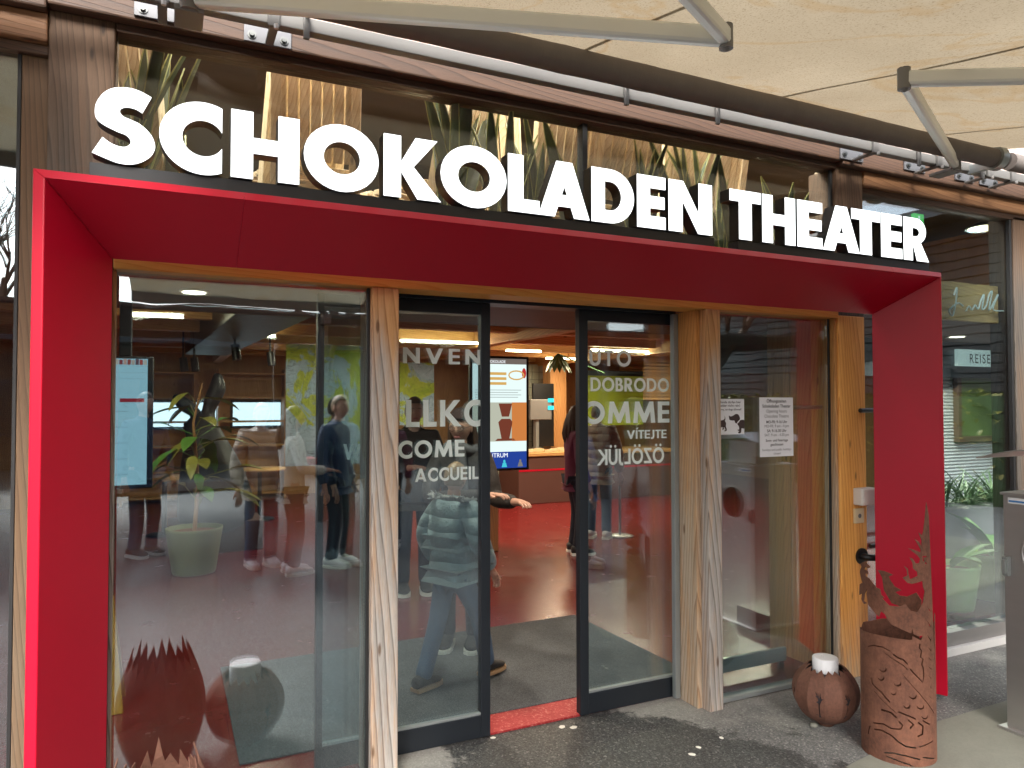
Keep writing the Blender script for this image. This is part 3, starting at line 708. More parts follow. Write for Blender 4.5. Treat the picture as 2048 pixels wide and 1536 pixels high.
e2 = onaw(1808,158,-.10); t2 = onaw(2048,152,-.08)
arm((mB.x,2.90,3.195), e2, t2+(t2-e2)*1.2, '')
# bearing that carries the roller
bx = at(1990,315,YR).x
MB().tube([(bx-.03,YR,ZR),(bx+.03,YR,ZR)], .075, 20).box(bx-.015,bx+.015,YR+.03,3.0,ZR-.06,ZR+.0).build('roller_bearing', M['alu_light'], aw, .003)

# ================================================================== INSIDE
struct(MB().box(-6,12,14.0,14.1,0,4.6).build('back_wall', M['inner_z']))
struct(MB().box(-6.1,-6.0,3.4,14,0,4.6).build('left_wall', M['inner_z']))
struct(MB().box(12,12.1,3.4,14,0,4.6).build('right_wall', M['inner_z']))
struct(MB().box(-6,12,3.36,14,4.5,4.6).build('upper_ceiling', M['dark_ceiling']))
struct(MB().box(-6,12,YP+.17,5.3,2.31,2.455).build('mezzanine_slab', M['facade_x']))
struct(MB().box(-6,12,5.3,14,2.78,2.86).build('ceiling', M['inner_x']))
struct(MB().box(-6,12,5.26,5.30,2.31,2.86).build('mezzanine_edge', M['inner_x']))
for k in range(6): 
    o = MB().box(-6,12,6.2+k*1.3,6.34+k*1.3,2.50,2.779).build('ceiling_beam', M['inner_x'], None, .006); struct(o)
for k in range(5):
    o = MB().box(-2.2+k*2.9,-2.06+k*2.9,5.31,14,2.42,2.62).build('ceiling_joist', M['inner_y'], None, .006); struct(o)
matm = MB(); q = [(.315,3.655),(2.97,3.655),(2.93,5.06),(.315,5.03)]
matm.add([(x,y,.0075) for x,y in q]+[(x,y,.016) for x,y in q], [(4,5,6,7),(0,1,5,4),(1,2,6,5),(2,3,7,6),(3,0,4,7)])
tag(matm.build('entrance_mat', M['mat'], None, .002), 'large dark grey entrance mat just inside the sliding doors', 'mat')
# lamps: warm tubes under the ceiling
M['tube'] = glow('warm_tube', (1.0,.80,.46), 12)
lampn = [0]
def strip(px0, px1, py, Y):
    a = at(px0,py,Y); b = at(px1,py,Y); z = 2.47
    where = ['above the left information screen','in front of the painted banner','added over the left door leaf to light the mat','above the tall info kiosk','added over the right door leaf to light the mat','behind the opening hours notice','at the far left of the hall','near the dark ceiling duct'][lampn[0]]; lampn[0] += 1
    t_ = thing('tube_lamp', 'lit warm tube lamp under the timber ceiling '+where, 'lamp', ((a.x+b.x)/2, Y, z), group='tube lamps under the ceiling')
    MB().box(a.x,b.x,Y-.012,Y+.012,z+.0,z+.02).build('housing', M['white'], t_, .004)
    MB().box(a.x+.01,b.x-.01,Y-.024,Y+.024,z-.022,z-.001).build('tube', M['tube'], t_)
    la = bpy.data.lights.new('tube_light', 'AREA'); la.shape = 'RECTANGLE'; la.size = abs(b.x-a.x); la.size_y = .08; la.energy = 19*abs(b.x-a.x); la.color = (1,.82,.58)
    lo = bpy.data.objects.new('tube_light', la); COL.objects.link(lo); lo.location = ((a.x+b.x)/2, Y, z-.03); lo.parent = t_; lo.matrix_parent_inverse = world_inv(t_)
strip(250,368,682,7.0); strip(460,552,686,8.6); strip(800,960,694,8.6); strip(1012,1082,707,9.6); strip(1180,1300,712,9.0); strip(1440,1545,718,8.8)
strip(600,725,690,10.6); strip(1092,1160,712,11.0)
# a wide flat lamp on the upper floor lights the chairs (its glow shows at the right-hand window)
def round_lamp(x, y, z, r, label, e):
    t_ = thing('pendant_lamp', label, 'lamp', (x,y,z))
    MB().lathe([(.0,.10),(.05,.10),(r*.6,.05),(r,0),(r*.95,-.01)], (x,y,z), 28).build('shade', M['black'], t_)
    MB().lathe([(.0,.0),(r*.9,.0)], (x,y,z-.004), 28).build('diffuser', glow('warm_disc', (1,.78,.45), 1.6), t_)
    MB().tube([(x,y,z+.1),(x,y,4.5 if z>2.8 else 2.78)], .006, 6).build('cable', M['black'], t_)
    la = bpy.data.lights.new('pendant_light', 'AREA'); la.shape = 'DISK'; la.size = r*1.6; la.energy = e; la.color = (1,.93,.80)
    lo = bpy.data.objects.new('pendant_light', la); COL.objects.link(lo); lo.location = (x,y,z-.012); lo.parent = t_; lo.matrix_parent_inverse = world_inv(t_)
p = at(1975,455,5.2); round_lamp(p.x,p.y,p.z,.22,'flat black pendant lamp glowing behind the right-hand window',60)
for k, x in enumerate((-.2,1.3,2.8)):  # unseen lamps added to brighten the chairs and plants upstairs
    t_ = thing('added_ceiling_lamp', 'unseen round ceiling lamp added to brighten upstairs, %s of three along the sign' % ['left','middle','right'][k], 'lamp', (x,3.95,4.5), group='added ceiling lamps upstairs')
    MB().tube([(x,3.95,4.44),(x,3.95,4.499)], .46, 36).build('housing', M['white'], t_); MB().tube([(x,3.95,4.43),(x,3.95,4.4395)], .44, 36).build('diffuser', glow('added_ceiling_disc',(1,.94,.84),1.2), t_)
    la = bpy.data.lights.new('added_disc_light','AREA'); la.shape = 'DISK'; la.size = .86; la.energy = 44; la.color = (1,.95,.86)
    lo = bpy.data.objects.new('added_disc_light', la); COL.objects.link(lo); lo.location = (x,3.95,4.42); lo.parent = t_; lo.matrix_parent_inverse = world_inv(t_)
for k, (px_, py_) in enumerate(((388,592),(838,612),(1190,628),(1915,705))):  # only the first is a known fitting; the others are added to brighten
    p = at(px_,py_,4.3); dl = thing('downlight', 'small round warm downlight in the timber soffit, %s' % ['behind the left pane','added over the left door leaf to light the mat','added over the right door leaf to light the mat','added to brighten the space behind the right-hand window'][k], 'lamp', (p.x,4.3,2.31), group='downlights inside the entrance')
    MB().tube([(p.x,4.3,2.302),(p.x,4.3,2.309)], .075, 24).build('ring', M['white'], dl); MB().tube([(p.x,4.3,2.298),(p.x,4.3,2.3015)], .06, 24).build('diffuser', glow('downlight_disc',(1,.85,.6),3), dl)
    la = bpy.data.lights.new('downlight_light','AREA'); la.shape = 'DISK'; la.size = .11; la.energy = 5.0 if k < 3 else 34; la.color=(1,.88,.7); la.spread = R(150)
    lo = bpy.data.objects.new('downlight_light', la); COL.objects.link(lo); lo.location=(p.x,4.3,2.296); lo.parent=dl; lo.matrix_parent_inverse=world_inv(dl)
# ventilation duct
dt = MB(); a = at(560,640,5.6); b = at(420,690,10.0); dt.beam((a.x,5.6,2.52),(b.x,11,2.52),.55,.3)
tag(dt.build('ventilation_duct', M['black'], None, .01), 'broad dark ventilation duct running below the ceiling behind the left pane', 'duct')
# windows in the back wall
for k, (x0, x1) in enumerate(((1.0,1.9),(2.05,3.0),(-.6,.8))):
    t_ = thing('back_window', 'bright daylit window in the far back wall, %s' % ['middle one','right one','left one'][k], 'window', ((x0+x1)/2,13.97,1.3), group='windows in the back wall')
    MB().box(x0,x1,13.94,13.99,1.25,1.75).build('frame', M['alu_dark'], t_); MB().box(x0+.04,x1-.04,13.93,13.938,1.29,1.71).build('lit_pane', glow('daylit_pane',(.82,.95,1),.7), t_)

# ================================================================== THINGS OUTSIDE
def cut_sheet(name, polys, fn, mat, parent, us, vs, thick=.003):
    me = fill2d(polys); bm = bmesh.new(); bm.from_mesh(me)
    for u in us: bmesh.ops.bisect_plane(bm, geom=bm.verts[:]+bm.edges[:]+bm.faces[:], plane_co=(u,0,0), plane_no=(1,0,0))
    for v in vs: bmesh.ops.bisect_plane(bm, geom=bm.verts[:]+bm.edges[:]+bm.faces[:], plane_co=(0,v,0), plane_no=(0,1,0))
    bmesh.ops.remove_doubles(bm, verts=bm.verts, dist=1e-5)
    for v in bm.verts: v.co = fn(v.co.x, v.co.y)
    bm.to_mesh(me); bm.free()
    for p in me.polygons: p.use_smooth = False
    o = link(name, me, mat, parent); s = o.modifiers.new('thickness', 'SOLIDIFY'); s.thickness = thick; s.offset = 0
    return o
# ---- dragon fire column
DC = gnd(1797,1503); DR = .162
dv = (Vector((DC.x, DC.y, 0))).normalized(); dra = thing('fire_column', 'tall rusty steel cylinder with a cut-out dragon standing by the red portal', 'fire column', (DC.x,DC.y,0))
face_ang = math.atan2(-dv.y, -dv.x)      # direction from the axis towards the viewer
def dz(py, u):
    # height of a photo row on the cylinder wall at angle u from the viewer direction
    d = DC.length - DR*math.cos(u); k = d*1.0
    return EYE-(py-806.5)*k/1454.9*(1/ math.cos(math.atan2(DC.x,DC.y)-YAW))**-1*1.0/ (1.0)
def dpt(x, y, back=False):
    s = max(-.999, min(.999, (x-1797)/77.0)); u = math.asin(s)
    if back: u = PI-u
    dd = (DC.x*_f.x+DC.y*_f.y) - DR*math.cos(u)*(dv.x*_f.x+dv.y*_f.y)
    z = EYE-(y-806)*dd/F_PX
    return (math.degrees(u), z*100)
def dmap(u, v):
    a = face_ang+R(u)      # the viewer's right is counter-clockwise from here seen from above
    return Vector((DC.x+DR*math.cos(a), DC.y+DR*math.sin(a), v/100))
# check orientation: right in the picture must move along +_r
if (dmap(30,50)-dmap(-30,50)).dot(_r) < 0:
    def dmap(u, v):
        a = face_ang-R(u); return Vector((DC.x+DR*math.cos(a), DC.y+DR*math.sin(a), v/100))
def C7(pts, back=False): return [dpt(1700+x/2.766, 980+y/2.766, back) for x, y in pts]
front = C7([(150,690),(110,645),(102,590),(106,560),(90,590),(84,630),(104,640),(84,646),(70,622),(74,590),(54,600),(60,540),(78,530),(62,470),(74,440),(66,425),(96,408),(130,438),(112,446),(96,440),(88,452),(112,462),(114,480),(96,476),(100,492),(120,500),(160,548),(180,555),(185,585),(205,600),(190,602),(230,640),(290,638),(318,622),(345,655),(382,658),(412,606),(424,540),(415,520),(412,486),(355,508),(330,505),(304,480),(330,466),(328,438),(312,412),(334,428),(338,462),(344,484),(386,462),(384,440),(362,425),(360,395),(343,365),(362,372),(378,396),(396,392),(402,368),(386,350),(335,316),(370,322),(404,334),(405,318),(372,262),(396,276),(410,302),(412,268),(394,226),(414,240),(421,220),(432,140),(440,60),(452,130),(456,260),(462,480),(466,640),(470,800),(474,1000)])
fr = front
body = [(-90, 0), (-90, 61)] + [(-86, 62.5), (-60, 62.2), (-30, 62.6), (0, 62.8), (22, 63.0), (24, 68.5), (10, 68.8), (-4, 70.0), (-16, 72.6)]
# rim, then the dragon's lower edge, then the dragon
zr = lambda p: p
poly = [(-90,0)] + C7([(62,790),(100,800),(150,806),(200,811),(250,814),(300,814),(330,814),(352,811),(352,790),(400,808),(410,780),(384,786),(358,778),(352,748),(346,776),(300,762),(240,742),(215,712),(205,690),(182,676),(172,708)]) + front[0:]
poly = poly + [(78, 0)]
poly[-2] = (78, poly[-2][1])
holes = []
def cut(pts, w=6): 
    pp = [(1700+x/2.766, 980+y/2.766) for x, y in pts]
    st = stroke(pp, w/2.766); holes.append([dpt(x, y) for x, y in st])
for c_, w_ in (([(104,880),(140,868),(190,872),(232,886)],7),([(248,902),(270,918),(300,924),(324,946)],9),([(338,968),(352,985),(375,1005),(404,1030),(411,1000),(408,950),(400,938),(408,905),(394,898),(401,862),(389,850),(392,826)],7),
               ([(122,1050),(128,1080),(150,1100),(180,1120),(206,1150),(226,1166)],9),([(176,1215),(230,1222),(262,1245)],10),([(272,1262),(292,1280),(280,1304),(230,1308),(190,1292),(132,1296)],8),([(112,1316),(104,1336),(101,1362)],7),
               ([(134,1330),(180,1328),(230,1345),(270,1375),(310,1392),(364,1388)],9),([(380,1380),(420,1360),(455,1335)],7),([(200,900),(250,930),(300,955),(322,974)],5),([(300,1010),(350,1060),(420,1130),(466,1190)],4),([(140,1120),(200,1175),(262,1222)],4),([(270,1210),(330,1225),(364,1234)],8),([(322,1246),(350,1266),(332,1290)],9),([(376,1250),(402,1266),(398,1310),(372,1326)],9),([(400,1236),(440,1250)],8),
               ([(190,1448),(240,1440),(310,1442),(385,1446)],8),([(398,1432),(466,1424)],7),([(200,1464),(250,1474),(330,1486),(356,1500)],8),([(364,1512),(440,1520)],7)):
    cut(c_, w_)
def crescent(x, y, r=14, rot=-60):
    o_ = [(x+r*math.cos(R(a)), y+r*math.sin(R(a))) for a in range(rot, rot+181, 18)]
    i_ = [(x+r*.9*math.cos(R(a))-r*.35*math.cos(R(rot+90)), y+r*.9*math.sin(R(a))-r*.35*math.sin(R(rot+90))) for a in range(rot+170, rot+9, -20)]
    holes.append([dpt(1700+a/2.766, 980+b/2.766) for a, b in o_+i_])
for x, y, r in ((190,990,20),(178,1040,18),(268,1055,20),(246,1110,15),(350,1112,20),(316,1168,20),(390,1160,20),(412,1210,18)): crescent(x,y,r, -20)
for y, s in ((632,16),(710,22),(786,20),(846,13),(898,12),(946,12),(996,12),(1048,10),(1104,7)):
    holes.append([dpt(1700+a/2.766, 980+b/2.766) for a, b in ((440-s*.5,y-s*.8),(452,y+s*.5),(440+s*1.3,y-s*.3),(452,y+s*1.0))])
holes.append([dpt(1700+a/2.766, 980+b/2.766) for a, b in ((426,378),(440,392),(430,396))])
holes.append([dpt(1700+a/2.766, 980+b/2.766) for a, b in ((414,352),(438,350),(438,356),(420,360),(424,380),(416,380))])
us = list(range(-84, 80, 6)); 
cut_sheet('front_sheet', [poly]+holes, dmap, M['rust'], dra, us, [])
backp = [(78.6,0)] + [(78.6,70)] + C7([(400,800),(410,640),(414,590),(386,552),(330,580),(290,578),(262,562),(300,548),(262,532),(236,500),(226,480),(252,468),(200,452),(160,450),(186,490),(196,560),(240,625),(285,636),(300,700),(240,728),(215,712),(180,716),(120,735),(72,748),(62,780)], True) + [(269.5,58)] + [(269.5,0)]
cut_sheet('back_sheet', [backp], dmap, M['rust'], dra, list(range(84, 270, 6)), [])
# ---- candle balls
def ball_thing(loc, r, label, rz=0):
    t_ = thing('candle_ball', label, 'candle holder', loc, rz, 'rusty candle balls')
    n = 12
    def fn(u, v):     # u degrees 0..360, v latitude -90..90 ; twelve flat staves
        lat = R(v); k = u % 30 - 15; rr = r*math.cos(lat)*math.cos(R(15))/math.cos(R(k)); zz = r*math.sin(lat)*.97
        return Vector((rr*math.cos(R(u)), rr*math.sin(R(u)), zz+r*.97+.012))
    top = []
    for i in range(36):
        u = i*10; top.append((u, (46 if i%2 else 60)+random.uniform(-4,4)))
    top.append((360, top[0][1]))
    outer = [(0,-82),(360,-82)]+top[::-1]
    hs_ = []
    for uc in (200, 252, 305, 20, 80, 140):
        tr = [(0,-34),(.8,-10),(.2,8)]
        hs_.append([(uc-3,-36),(uc+3.5,-36),(uc+1.4,-28),(uc+1.2,-8),(uc+5,2),(uc+9,6),(uc+5,4.5),(uc+3,10),(uc+3.2,16),(uc+1.6,11),(uc+.6,4),(uc-.4,10),(uc-2,17),(uc-1.6,8),(uc-3.4,12),(uc-7,15),(uc-3.8,8),(uc-7,7),(uc-2.6,5),(uc-1,0),(uc-5.5,-3),(uc-.9,-5),(uc-.6,-28)])
    o = cut_sheet('steel_shell', [outer]+hs_, fn, M['rust_dark'], None, list(range(15,360,15)), list(range(-75,76,12)), .003)
    local(o, t_)
    inn = MB().lathe([(.001,.02),(r*.5,.09*r+.01),(r*.86,.5*r),(r*.93,r),(r*.80,1.5*r),(r*.62,1.7*r)], (0,0,.012), 24)
    local(inn.build('inner_bowl', M['ink']), t_)
    cd = MB().lathe([(.001,1.2*r),(r*.38,1.2*r),(r*.39,1.55*r),(r*.39,2.02*r),(r*.37,2.05*r),(r*.30,2.045*r),(.001,2.03*r)], (0,0,.012), 26)
    cc = local(cd.build('candle', M['wax']), t_)
    local(MB().tube([(0,0,2.03*r),(-.004,.002,2.12*r),(-.028,.006,2.20*r)], .0022, 6).build('wick', M['wax']), cc)
    ft = MB().lathe([(.001,0),(r*.22,0),(r*.28,.012),(r*.2,.03)], (0,0,0), 18); local(ft.build('foot', M['rust_dark']), t_)
    return t_
bp = gnd(1652,1448); ball_thing((bp.x,bp.y,0), .166, 'rusty candle ball with tree cut-outs and white candle beside the fire column', R(10))
# second ball and a tall spiky vase stand before the left pane; the glass mirrors them
ball_thing((.36,2.62,0), .19, 'rusty candle ball on the ground before the left pane, seen mirrored in the glass', R(40))
vt = thing('spiky_vase', 'tall rusty steel vase with jagged rim at the lower left edge', 'vase', (-.02,2.66,0))
def vfn(u, v):
    z = v/100; rr = .10+.095*math.sin(min(1, max(0, z/.52))*PI*.86+.25); a = R(u)
    return Vector((-.02+rr*math.cos(a), 2.66+rr*math.sin(a), z+.006))
vo_ = [(0,0),(360,0)]; tp = []
for i in range(44):
    tp.append((360*i/44, random.uniform(48.5,56.0) if i%2 else random.uniform(42.5,47)))
tp.append((360, tp[0][1]))
cut_sheet('steel_shell', [vo_+tp[::-1]], vfn, M['rust_dark'], vt, list(range(12,360,12)), [6,12,18,24,30,36,42])
MB().lathe([(.001,0),(.115,0),(.115,.006)], (-.02,2.66,0), 24).build('base_plate', M['rust_dark'], vt)

# ---- steel bin with round opening
BX, BY1, BY0 = 3.955, 2.36, 1.93
bn = thing('steel_bin', 'brushed steel litter bin with curved roof at the right edge', 'bin', (4.17,2.15,0))
MB().box(BX-.03,BX+.45,BY0-.03,BY1+.03,.003,.02).build('base_plate', M['steel'], bn, .003)
ctr = ((BY0+BY1)/2, .93); rad = .125
ring = [(ctr[0]+rad*math.cos(2*PI*i/28), ctr[1]+rad*math.sin(2*PI*i/28)) for i in range(28)]
me = fill2d([[(BY0,.02),(BY1,.02),(BY1,1.215),(BY0,1.215)], ring]); lay(me, lambda c: (BX, c.x, c.y)); link('side_panel', me, M['steel'], bn)
MB().box(BX+.004,BX+.42,BY0,BY0+.004,.02,1.215).build('side_panel', M['steel'], bn); MB().box(BX+.004,BX+.42,BY1-.004,BY1,.02,1.215).build('side_panel', M['steel'], bn); MB().box(BX+.416,BX+.42,BY0+.004,BY1-.004,.02,1.215).build('side_panel', M['steel'], bn)
MB().box(BX+.2,BX+.21,BY0+.01,BY1-.01,.03,1.2).build('liner', M['black'], bn)
tor = MB(); tor.tube([(BX-.002,ctr[0]+rad*math.cos(2*PI*i/28),ctr[1]+rad*math.sin(2*PI*i/28)) for i in range(29)], .008, 8, False); tor.build('opening_rim', M['steel'], bn)
MB().box(BX-.012,BX+.43,BY0-.012,BY1+.012,1.216,1.23).build('top_plate', M['steel'], bn, .003)
MB().box(BX+.08,BX+.34,BY0+.08,BY1-.06,1.231,1.40).build('ashtray_box', M['steel'], bn, .004)
rf = MB(); vs = []
for i in range(13):
    u = i/12; y = BY0-.10+(BY1-BY0+.2)*u; z = 1.40+.06*math.sin(PI*u)
    vs += [(BX-.06,y,z),(BX+.48,y,z),(BX+.48,y,z+.006),(BX-.06,y,z+.006)]
fs = []
for i in range(12):
    b = 4*i; fs += [(b,b+4,b+5,b+1),(b+3,b+2,b+6,b+7),(b,b+3,b+7,b+4),(b+1,b+5,b+6,b+2)]
rf.add(vs, fs+[(0,1,2,3),(48+0,48+3,48+2,48+1)]); rf.build('curved_roof', M['steel'], bn)
MB().box(BX-.005,BX-.001,2.20,2.335,1.175,1.205).build('sticker', M['paper'], bn)
me = text_mesh('H', .02); bpy.data.meshes.remove(me)
MB().box(BX-.0065,BX-.0055,2.235,2.33,1.183,1.192).build('sticker_print', plain('blue_print',(.05,.22,.55),.6), bn)
lt = MB().box(BX-.03,BX-.001,2.325,2.355,.80,.90); lt.box(BX-.045,BX-.03,2.33,2.35,.815,.885); lt.build('latch', M['alu_light'], bn, .003)

# ---- fittings on the golden post
sw = at(1722,992,YP); 
t_ = thing('alarm_box', 'small cream plastic box screwed to the golden timber post', 'box', (sw.x,YP-.03,sw.z))
MB().box(sw.x-.075,sw.x+.062,YP-.068,YP-.001,sw.z-.050,sw.z+.055).build('housing', M['white'], t_, .008)
MB().box(sw.x-.068,sw.x+.055,YP-.073,YP-.0685,sw.z-.044,sw.z+.049).build('cover', M['white'], t_, .004)
ks = at(1715,1031,YP)
t_ = thing('key_switch', 'square cream key switch plate below the plastic box', 'switch', (ks.x,YP-.01,ks.z))
MB().box(ks.x-.042,ks.x+.042,YP-.016,YP-.001,ks.z-.046,ks.z+.046).build('plate', M['cream'], t_, .004)
MB().tube([(ks.x,YP-.0175,ks.z),(ks.x,YP-.0165,ks.z)], .014, 14).build('key_slot', M['ink_grey'], t_)
hb = at(1722,1112,YP)
t_ = thing('hand_rail', 'short black round handrail bolted to the golden post', 'handrail', (hb.x,YP-.03,hb.z))
MB().tube([(hb.x,YP-.012,hb.z),(hb.x,YP-.001,hb.z)], .05, 20).build('flange', M['black'], t_)
rb = MB().tube([(hb.x,YP-.012,hb.z),(hb.x,YP-.055,hb.z),(hb.x+.03,YP-.07,hb.z),(4.5,YP-.07,hb.z)], .021, 12); rb.tube([(hb.x-.01,YP-.075,hb.z+.075),(4.5,YP-.075,hb.z+.075)], .014, 10); rb.build('rail', M['black'], t_)
rd = at(1712,821,YP); tag(MB().tube([(rd.x,YP-.03,rd.z),(3.98,YP-.03,rd.z),(4.3,YP-.03,rd.z)], .014, 10).build('door_stay', M['black']), 'thin black horizontal stay rod crossing the golden post at eye level', 'rod')
tag(MB().tube([(3.42,3.33,rd.z+.02),(3.735,3.33,rd.z+.02)], .012, 8).build('guard_rod', M['cream']), 'thin brass rod behind the opening hours notice', 'rod')
for i, (x, y, r_) in enumerate(((1124,1454,.018),(1147,1455,.019),(986,1476,.013),(1384,1509,.016),(1397,1495,.013),(1443,1476,.012))):
    p = gnd(x,y); b = MB(); b.lathe([(.0005,.004),(r_*.7,.0038),(r_,.0012)], (p.x,p.y,0), 14, wob=lambda a, s=i: 1+.15*math.sin(2*a+s)+.08*math.sin(5*a+s))
    o = b.build('gum_spot', M['sole_white']); tag(o, 'whitish chewing gum spot on the asphalt, %s' % ['left of the pair before the red threshold','right of the pair before the red threshold','at the corner of the left door leaf','nearest the lower edge, right of the doorway','just behind the spot nearest the lower edge','before the corner post of the right-hand pane'][i], 'gum spot', 'chewing gum spots on the asphalt')
p = gnd(1628,1455)
tag(MB().ball((p.x,p.y,.012),.022,.018,.012).build('pebble', M['paving']), 'small grey pebble lying by the rusty candle ball', 'pebble')

# ---- notices on the right-hand pane
def notice(x0, x1, y0, y1, name, label):
    Y = YP+.052; a = at(x0,(y0+y1)/2,Y); b = at(x1,(y0+y1)/2,Y); zc = at((x0+x1)/2,y0,Y).z; zd = at((x0+x1)/2,y1,Y).z
    t_ = thing(name, label, 'notice', ((a.x+b.x)/2,Y,zd))
    MB().box(a.x,b.x,Y-.0015,Y,zd,zc).build('sheet', M['paper'], t_)
    return t_, (a.x+b.x)/2, b.x-a.x, zd, zc-zd, Y-.0025
def ptext(parent, txt, xc, z, size, Y, mat='ink', width=None, bold=0.0):
    me = text_mesh(txt, size, bold=bold*size); xs_ = [v.co.x for v in me.vertices]; w = max(xs_)-min(xs_); k = (width/w) if width else 1
    lay(me, lambda c: (xc+c.x*k, Y, z+c.y)); return link('print', me, M[mat], parent)
t_, xc, w_, z0, h_, Y = notice(1519,1586,795,913,'opening_hours_notice','white opening hours notice headed Öffnungszeiten on the right-hand pane')
for k, (tx, yy, wd, sz, mt, bd) in enumerate((('Öffnungszeiten',.915,.58,.075,'ink',.012),('Schokoladen Theater',.83,.84,.075,'ink',.012),('Opening hours',.745,.6,.075,'ink_grey',0),('Chocolate Theatre',.66,.72,.075,'ink_grey',0),
      ('MO-FR: 9-16 Uhr',.565,.62,.065,'ink',.012),('MO-FR: 9 am - 4 pm',.495,.72,.065,'ink_grey',0),('SA: 9-16.30 Uhr',.415,.58,.065,'ink',.012),('SAT: 9 am - 4.30 pm',.345,.72,.065,'ink_grey',0),
      ('Sonn- und Feiertage',.255,.66,.06,'ink',.012),('geschlossen',.185,.38,.06,'ink',.012),('Sundays and public holidays',.10,.86,.055,'ink_grey',0),('closed',.035,.2,.055,'ink_grey',0))):
    ptext(t_, tx, xc, z0+h_*yy, h_*sz, Y, mt, w_*wd, bd)
t_, xc, w_, z0, h_, Y = notice(1431,1488,798,869,'no_dogs_notice','white notice with two dachshunds on the right-hand pane')
ptext(t_, 'Hunde dürfen hier', xc, z0+h_*.88, h_*.095, Y, 'ink', w_*.76, .01); ptext(t_, 'leider nicht rein!', xc, z0+h_*.785, h_*.095, Y, 'ink', w_*.70, .01); ptext(t_, 'Sorry, no dogs allowed!', xc, z0+h_*.68, h_*.08, Y, 'ink', w_*.80, .01)
def sil(pts):
    # crop of the notice: x 265..755, y 320..930 in the enlarged view
    q = [(xc-w_/2+(x-268)/(752-268)*w_, z0+(925-y)/(925-322)*h_) for x, y in pts]
    me = fill2d([catmull(q+[q[0]],4)]); lay(me, lambda c: (c.x, Y, c.y)); link('dog_print', me, M['ink_brown'], t_)
sil([(270,690),(340,686),(400,672),(418,640),(414,600),(424,630),(428,670),(420,692),(438,730),(436,790),(450,830),(444,862),(412,868),(410,856),(426,846),(416,810),(398,800),(402,830),(380,842),(376,830),(384,800),(350,798),(310,808),(270,830)])
sil([(486,602),(520,618),(560,605),(600,580),(640,582),(668,620),(676,668),(640,706),(618,740),(592,722),(580,690),(540,688),(500,675),(490,640)])
sil([(684,682),(750,690),(750,822),(706,824),(698,860),(690,900),(650,908),(644,890),(662,872),(640,860),(634,846),(660,840),(656,790),(630,748),(655,722)])

# ================================================================== THINGS INSIDE
scr_w = glow('screen_white', (.80,.95,.93), .32)
def patch(parent, x0, x1, z0, z1, Y, mat, name='screen_area'): return MB().box(x0,x1,Y-.0012,Y,z0,z1).build(name, mat, parent)
# tall info kiosk, seen in the open doorway
KY = 7.6
a = at(940,830,KY); b = at(1058,830,KY); zt = at(1000,712,KY).z; zl = at(1000,942,KY).z; kx0, kx1 = a.x, b.x
ko = thing('info_kiosk', 'tall black screen kiosk on a wooden pedestal behind the open doorway', 'kiosk', ((kx0+kx1)/2,KY+.15,0))
MB().box(kx0,kx1,KY,KY+.06,zl,zt).build('screen_case', M['black'], ko, .01)
MB().box(kx0+.08,kx0+.36,KY+.02,KY+.5,.01,zl-.001).build('pedestal', M['inner_z'], ko, .006)
s0, s1, u0, u1 = kx0+.03, kx1-.035, zl+.03, zt-.03; H_ = u1-u0
patch(ko,s0,s1,u0,u1,KY-.001,scr_w,'screen')
patch(ko,s0,s1,u1-.05*H_,u1,KY-.003,glow('screen_dark',(.05,.04,.035),1)); 
def stext(parent, tx, x, z, sz, Y, mat, wd=None):
    me = text_mesh(tx, sz, align='LEFT'); xs_ = [v.co.x for v in me.vertices]; k = wd/(max(xs_)-min(xs_)) if wd else 1
    lay(me, lambda c: (x+c.x*k, Y, z+c.y)); return link('screen_text', me, mat, parent)
wl = glow('screen_text_white',(.9,.95,1),.4)
stext(ko,'SCHOKOLADE',s0+.2*(s1-s0),u1-.04*H_,.045,KY-.0048,wl,.40*(s1-s0))
patch(ko,s0,s1,u0+.245*H_,u0+.60*H_,KY-.003,glow('screen_photo',(.50,.52,.42),.3)); patch(ko,s0+.72*(s1-s0),s1,u0+.245*H_,u0+.60*H_,KY-.0048,glow('screen_orange',(.55,.19,.05),.35))
pc = MB(); xm = s0+.60*(s1-s0); zz0 = u0+.25*H_
def trap(pm, x0, x1, x2, x3, z0, z1, Y): pm.add([(x0,Y,z0),(x1,Y,z0),(x3,Y,z1),(x2,Y,z1)], [(0,1,2,3)])
for q in ((.13,.13,.10,.10,0,.02),(.05,.05,.09,.09,.02,.17),(.09,.09,.05,.06,.17,.20),(.045,.045,.085,.085,.22,.34)): trap(pc, xm-q[0],xm+q[1],xm-q[2],xm+q[3],zz0+q[4]*H_,zz0+q[5]*H_,KY-.006)
pc.build('screen_area', glow('screen_coffee',(.055,.014,.008),1), ko)
patch(ko,s0,s1,u0,u0+.15*H_,KY-.003,glow('screen_blue',(.012,.035,.20),.5)); stext(ko,'ZENTRUM',s0+.18*(s1-s0),u0+.10*H_,.07,KY-.0048,wl,.46*(s1-s0))
for dx, cm in ((.22,'screen_text_white'),(.58,'c'),(.88,'d')):
    pm = MB(); xx_ = s0+dx*(s1-s0); pm.ball((xx_,KY-.004,u0+.062*H_),.016,.001,.02,8,6); trap(pm,xx_-.035,xx_+.035,xx_-.02,xx_+.02,u0+.01*H_,u0+.05*H_,KY-.0055)
    pm.build('screen_figure', {'c':glow('screen_teal',(.05,.45,.55),.4),'d':glow('screen_grey',(.16,.15,.15),.4)}.get(cm, wl), ko)
gold = glow('screen_gold',(.60,.36,.10),.35); red_ = glow('screen_red',(.45,.03,.03),.35)
for k in range(3): patch(ko,s0+.30*(s1-s0),s0+.62*(s1-s0),u1-(.24-.045*k)*H_,u1-(.215-.045*k)*H_,KY-.003,gold)
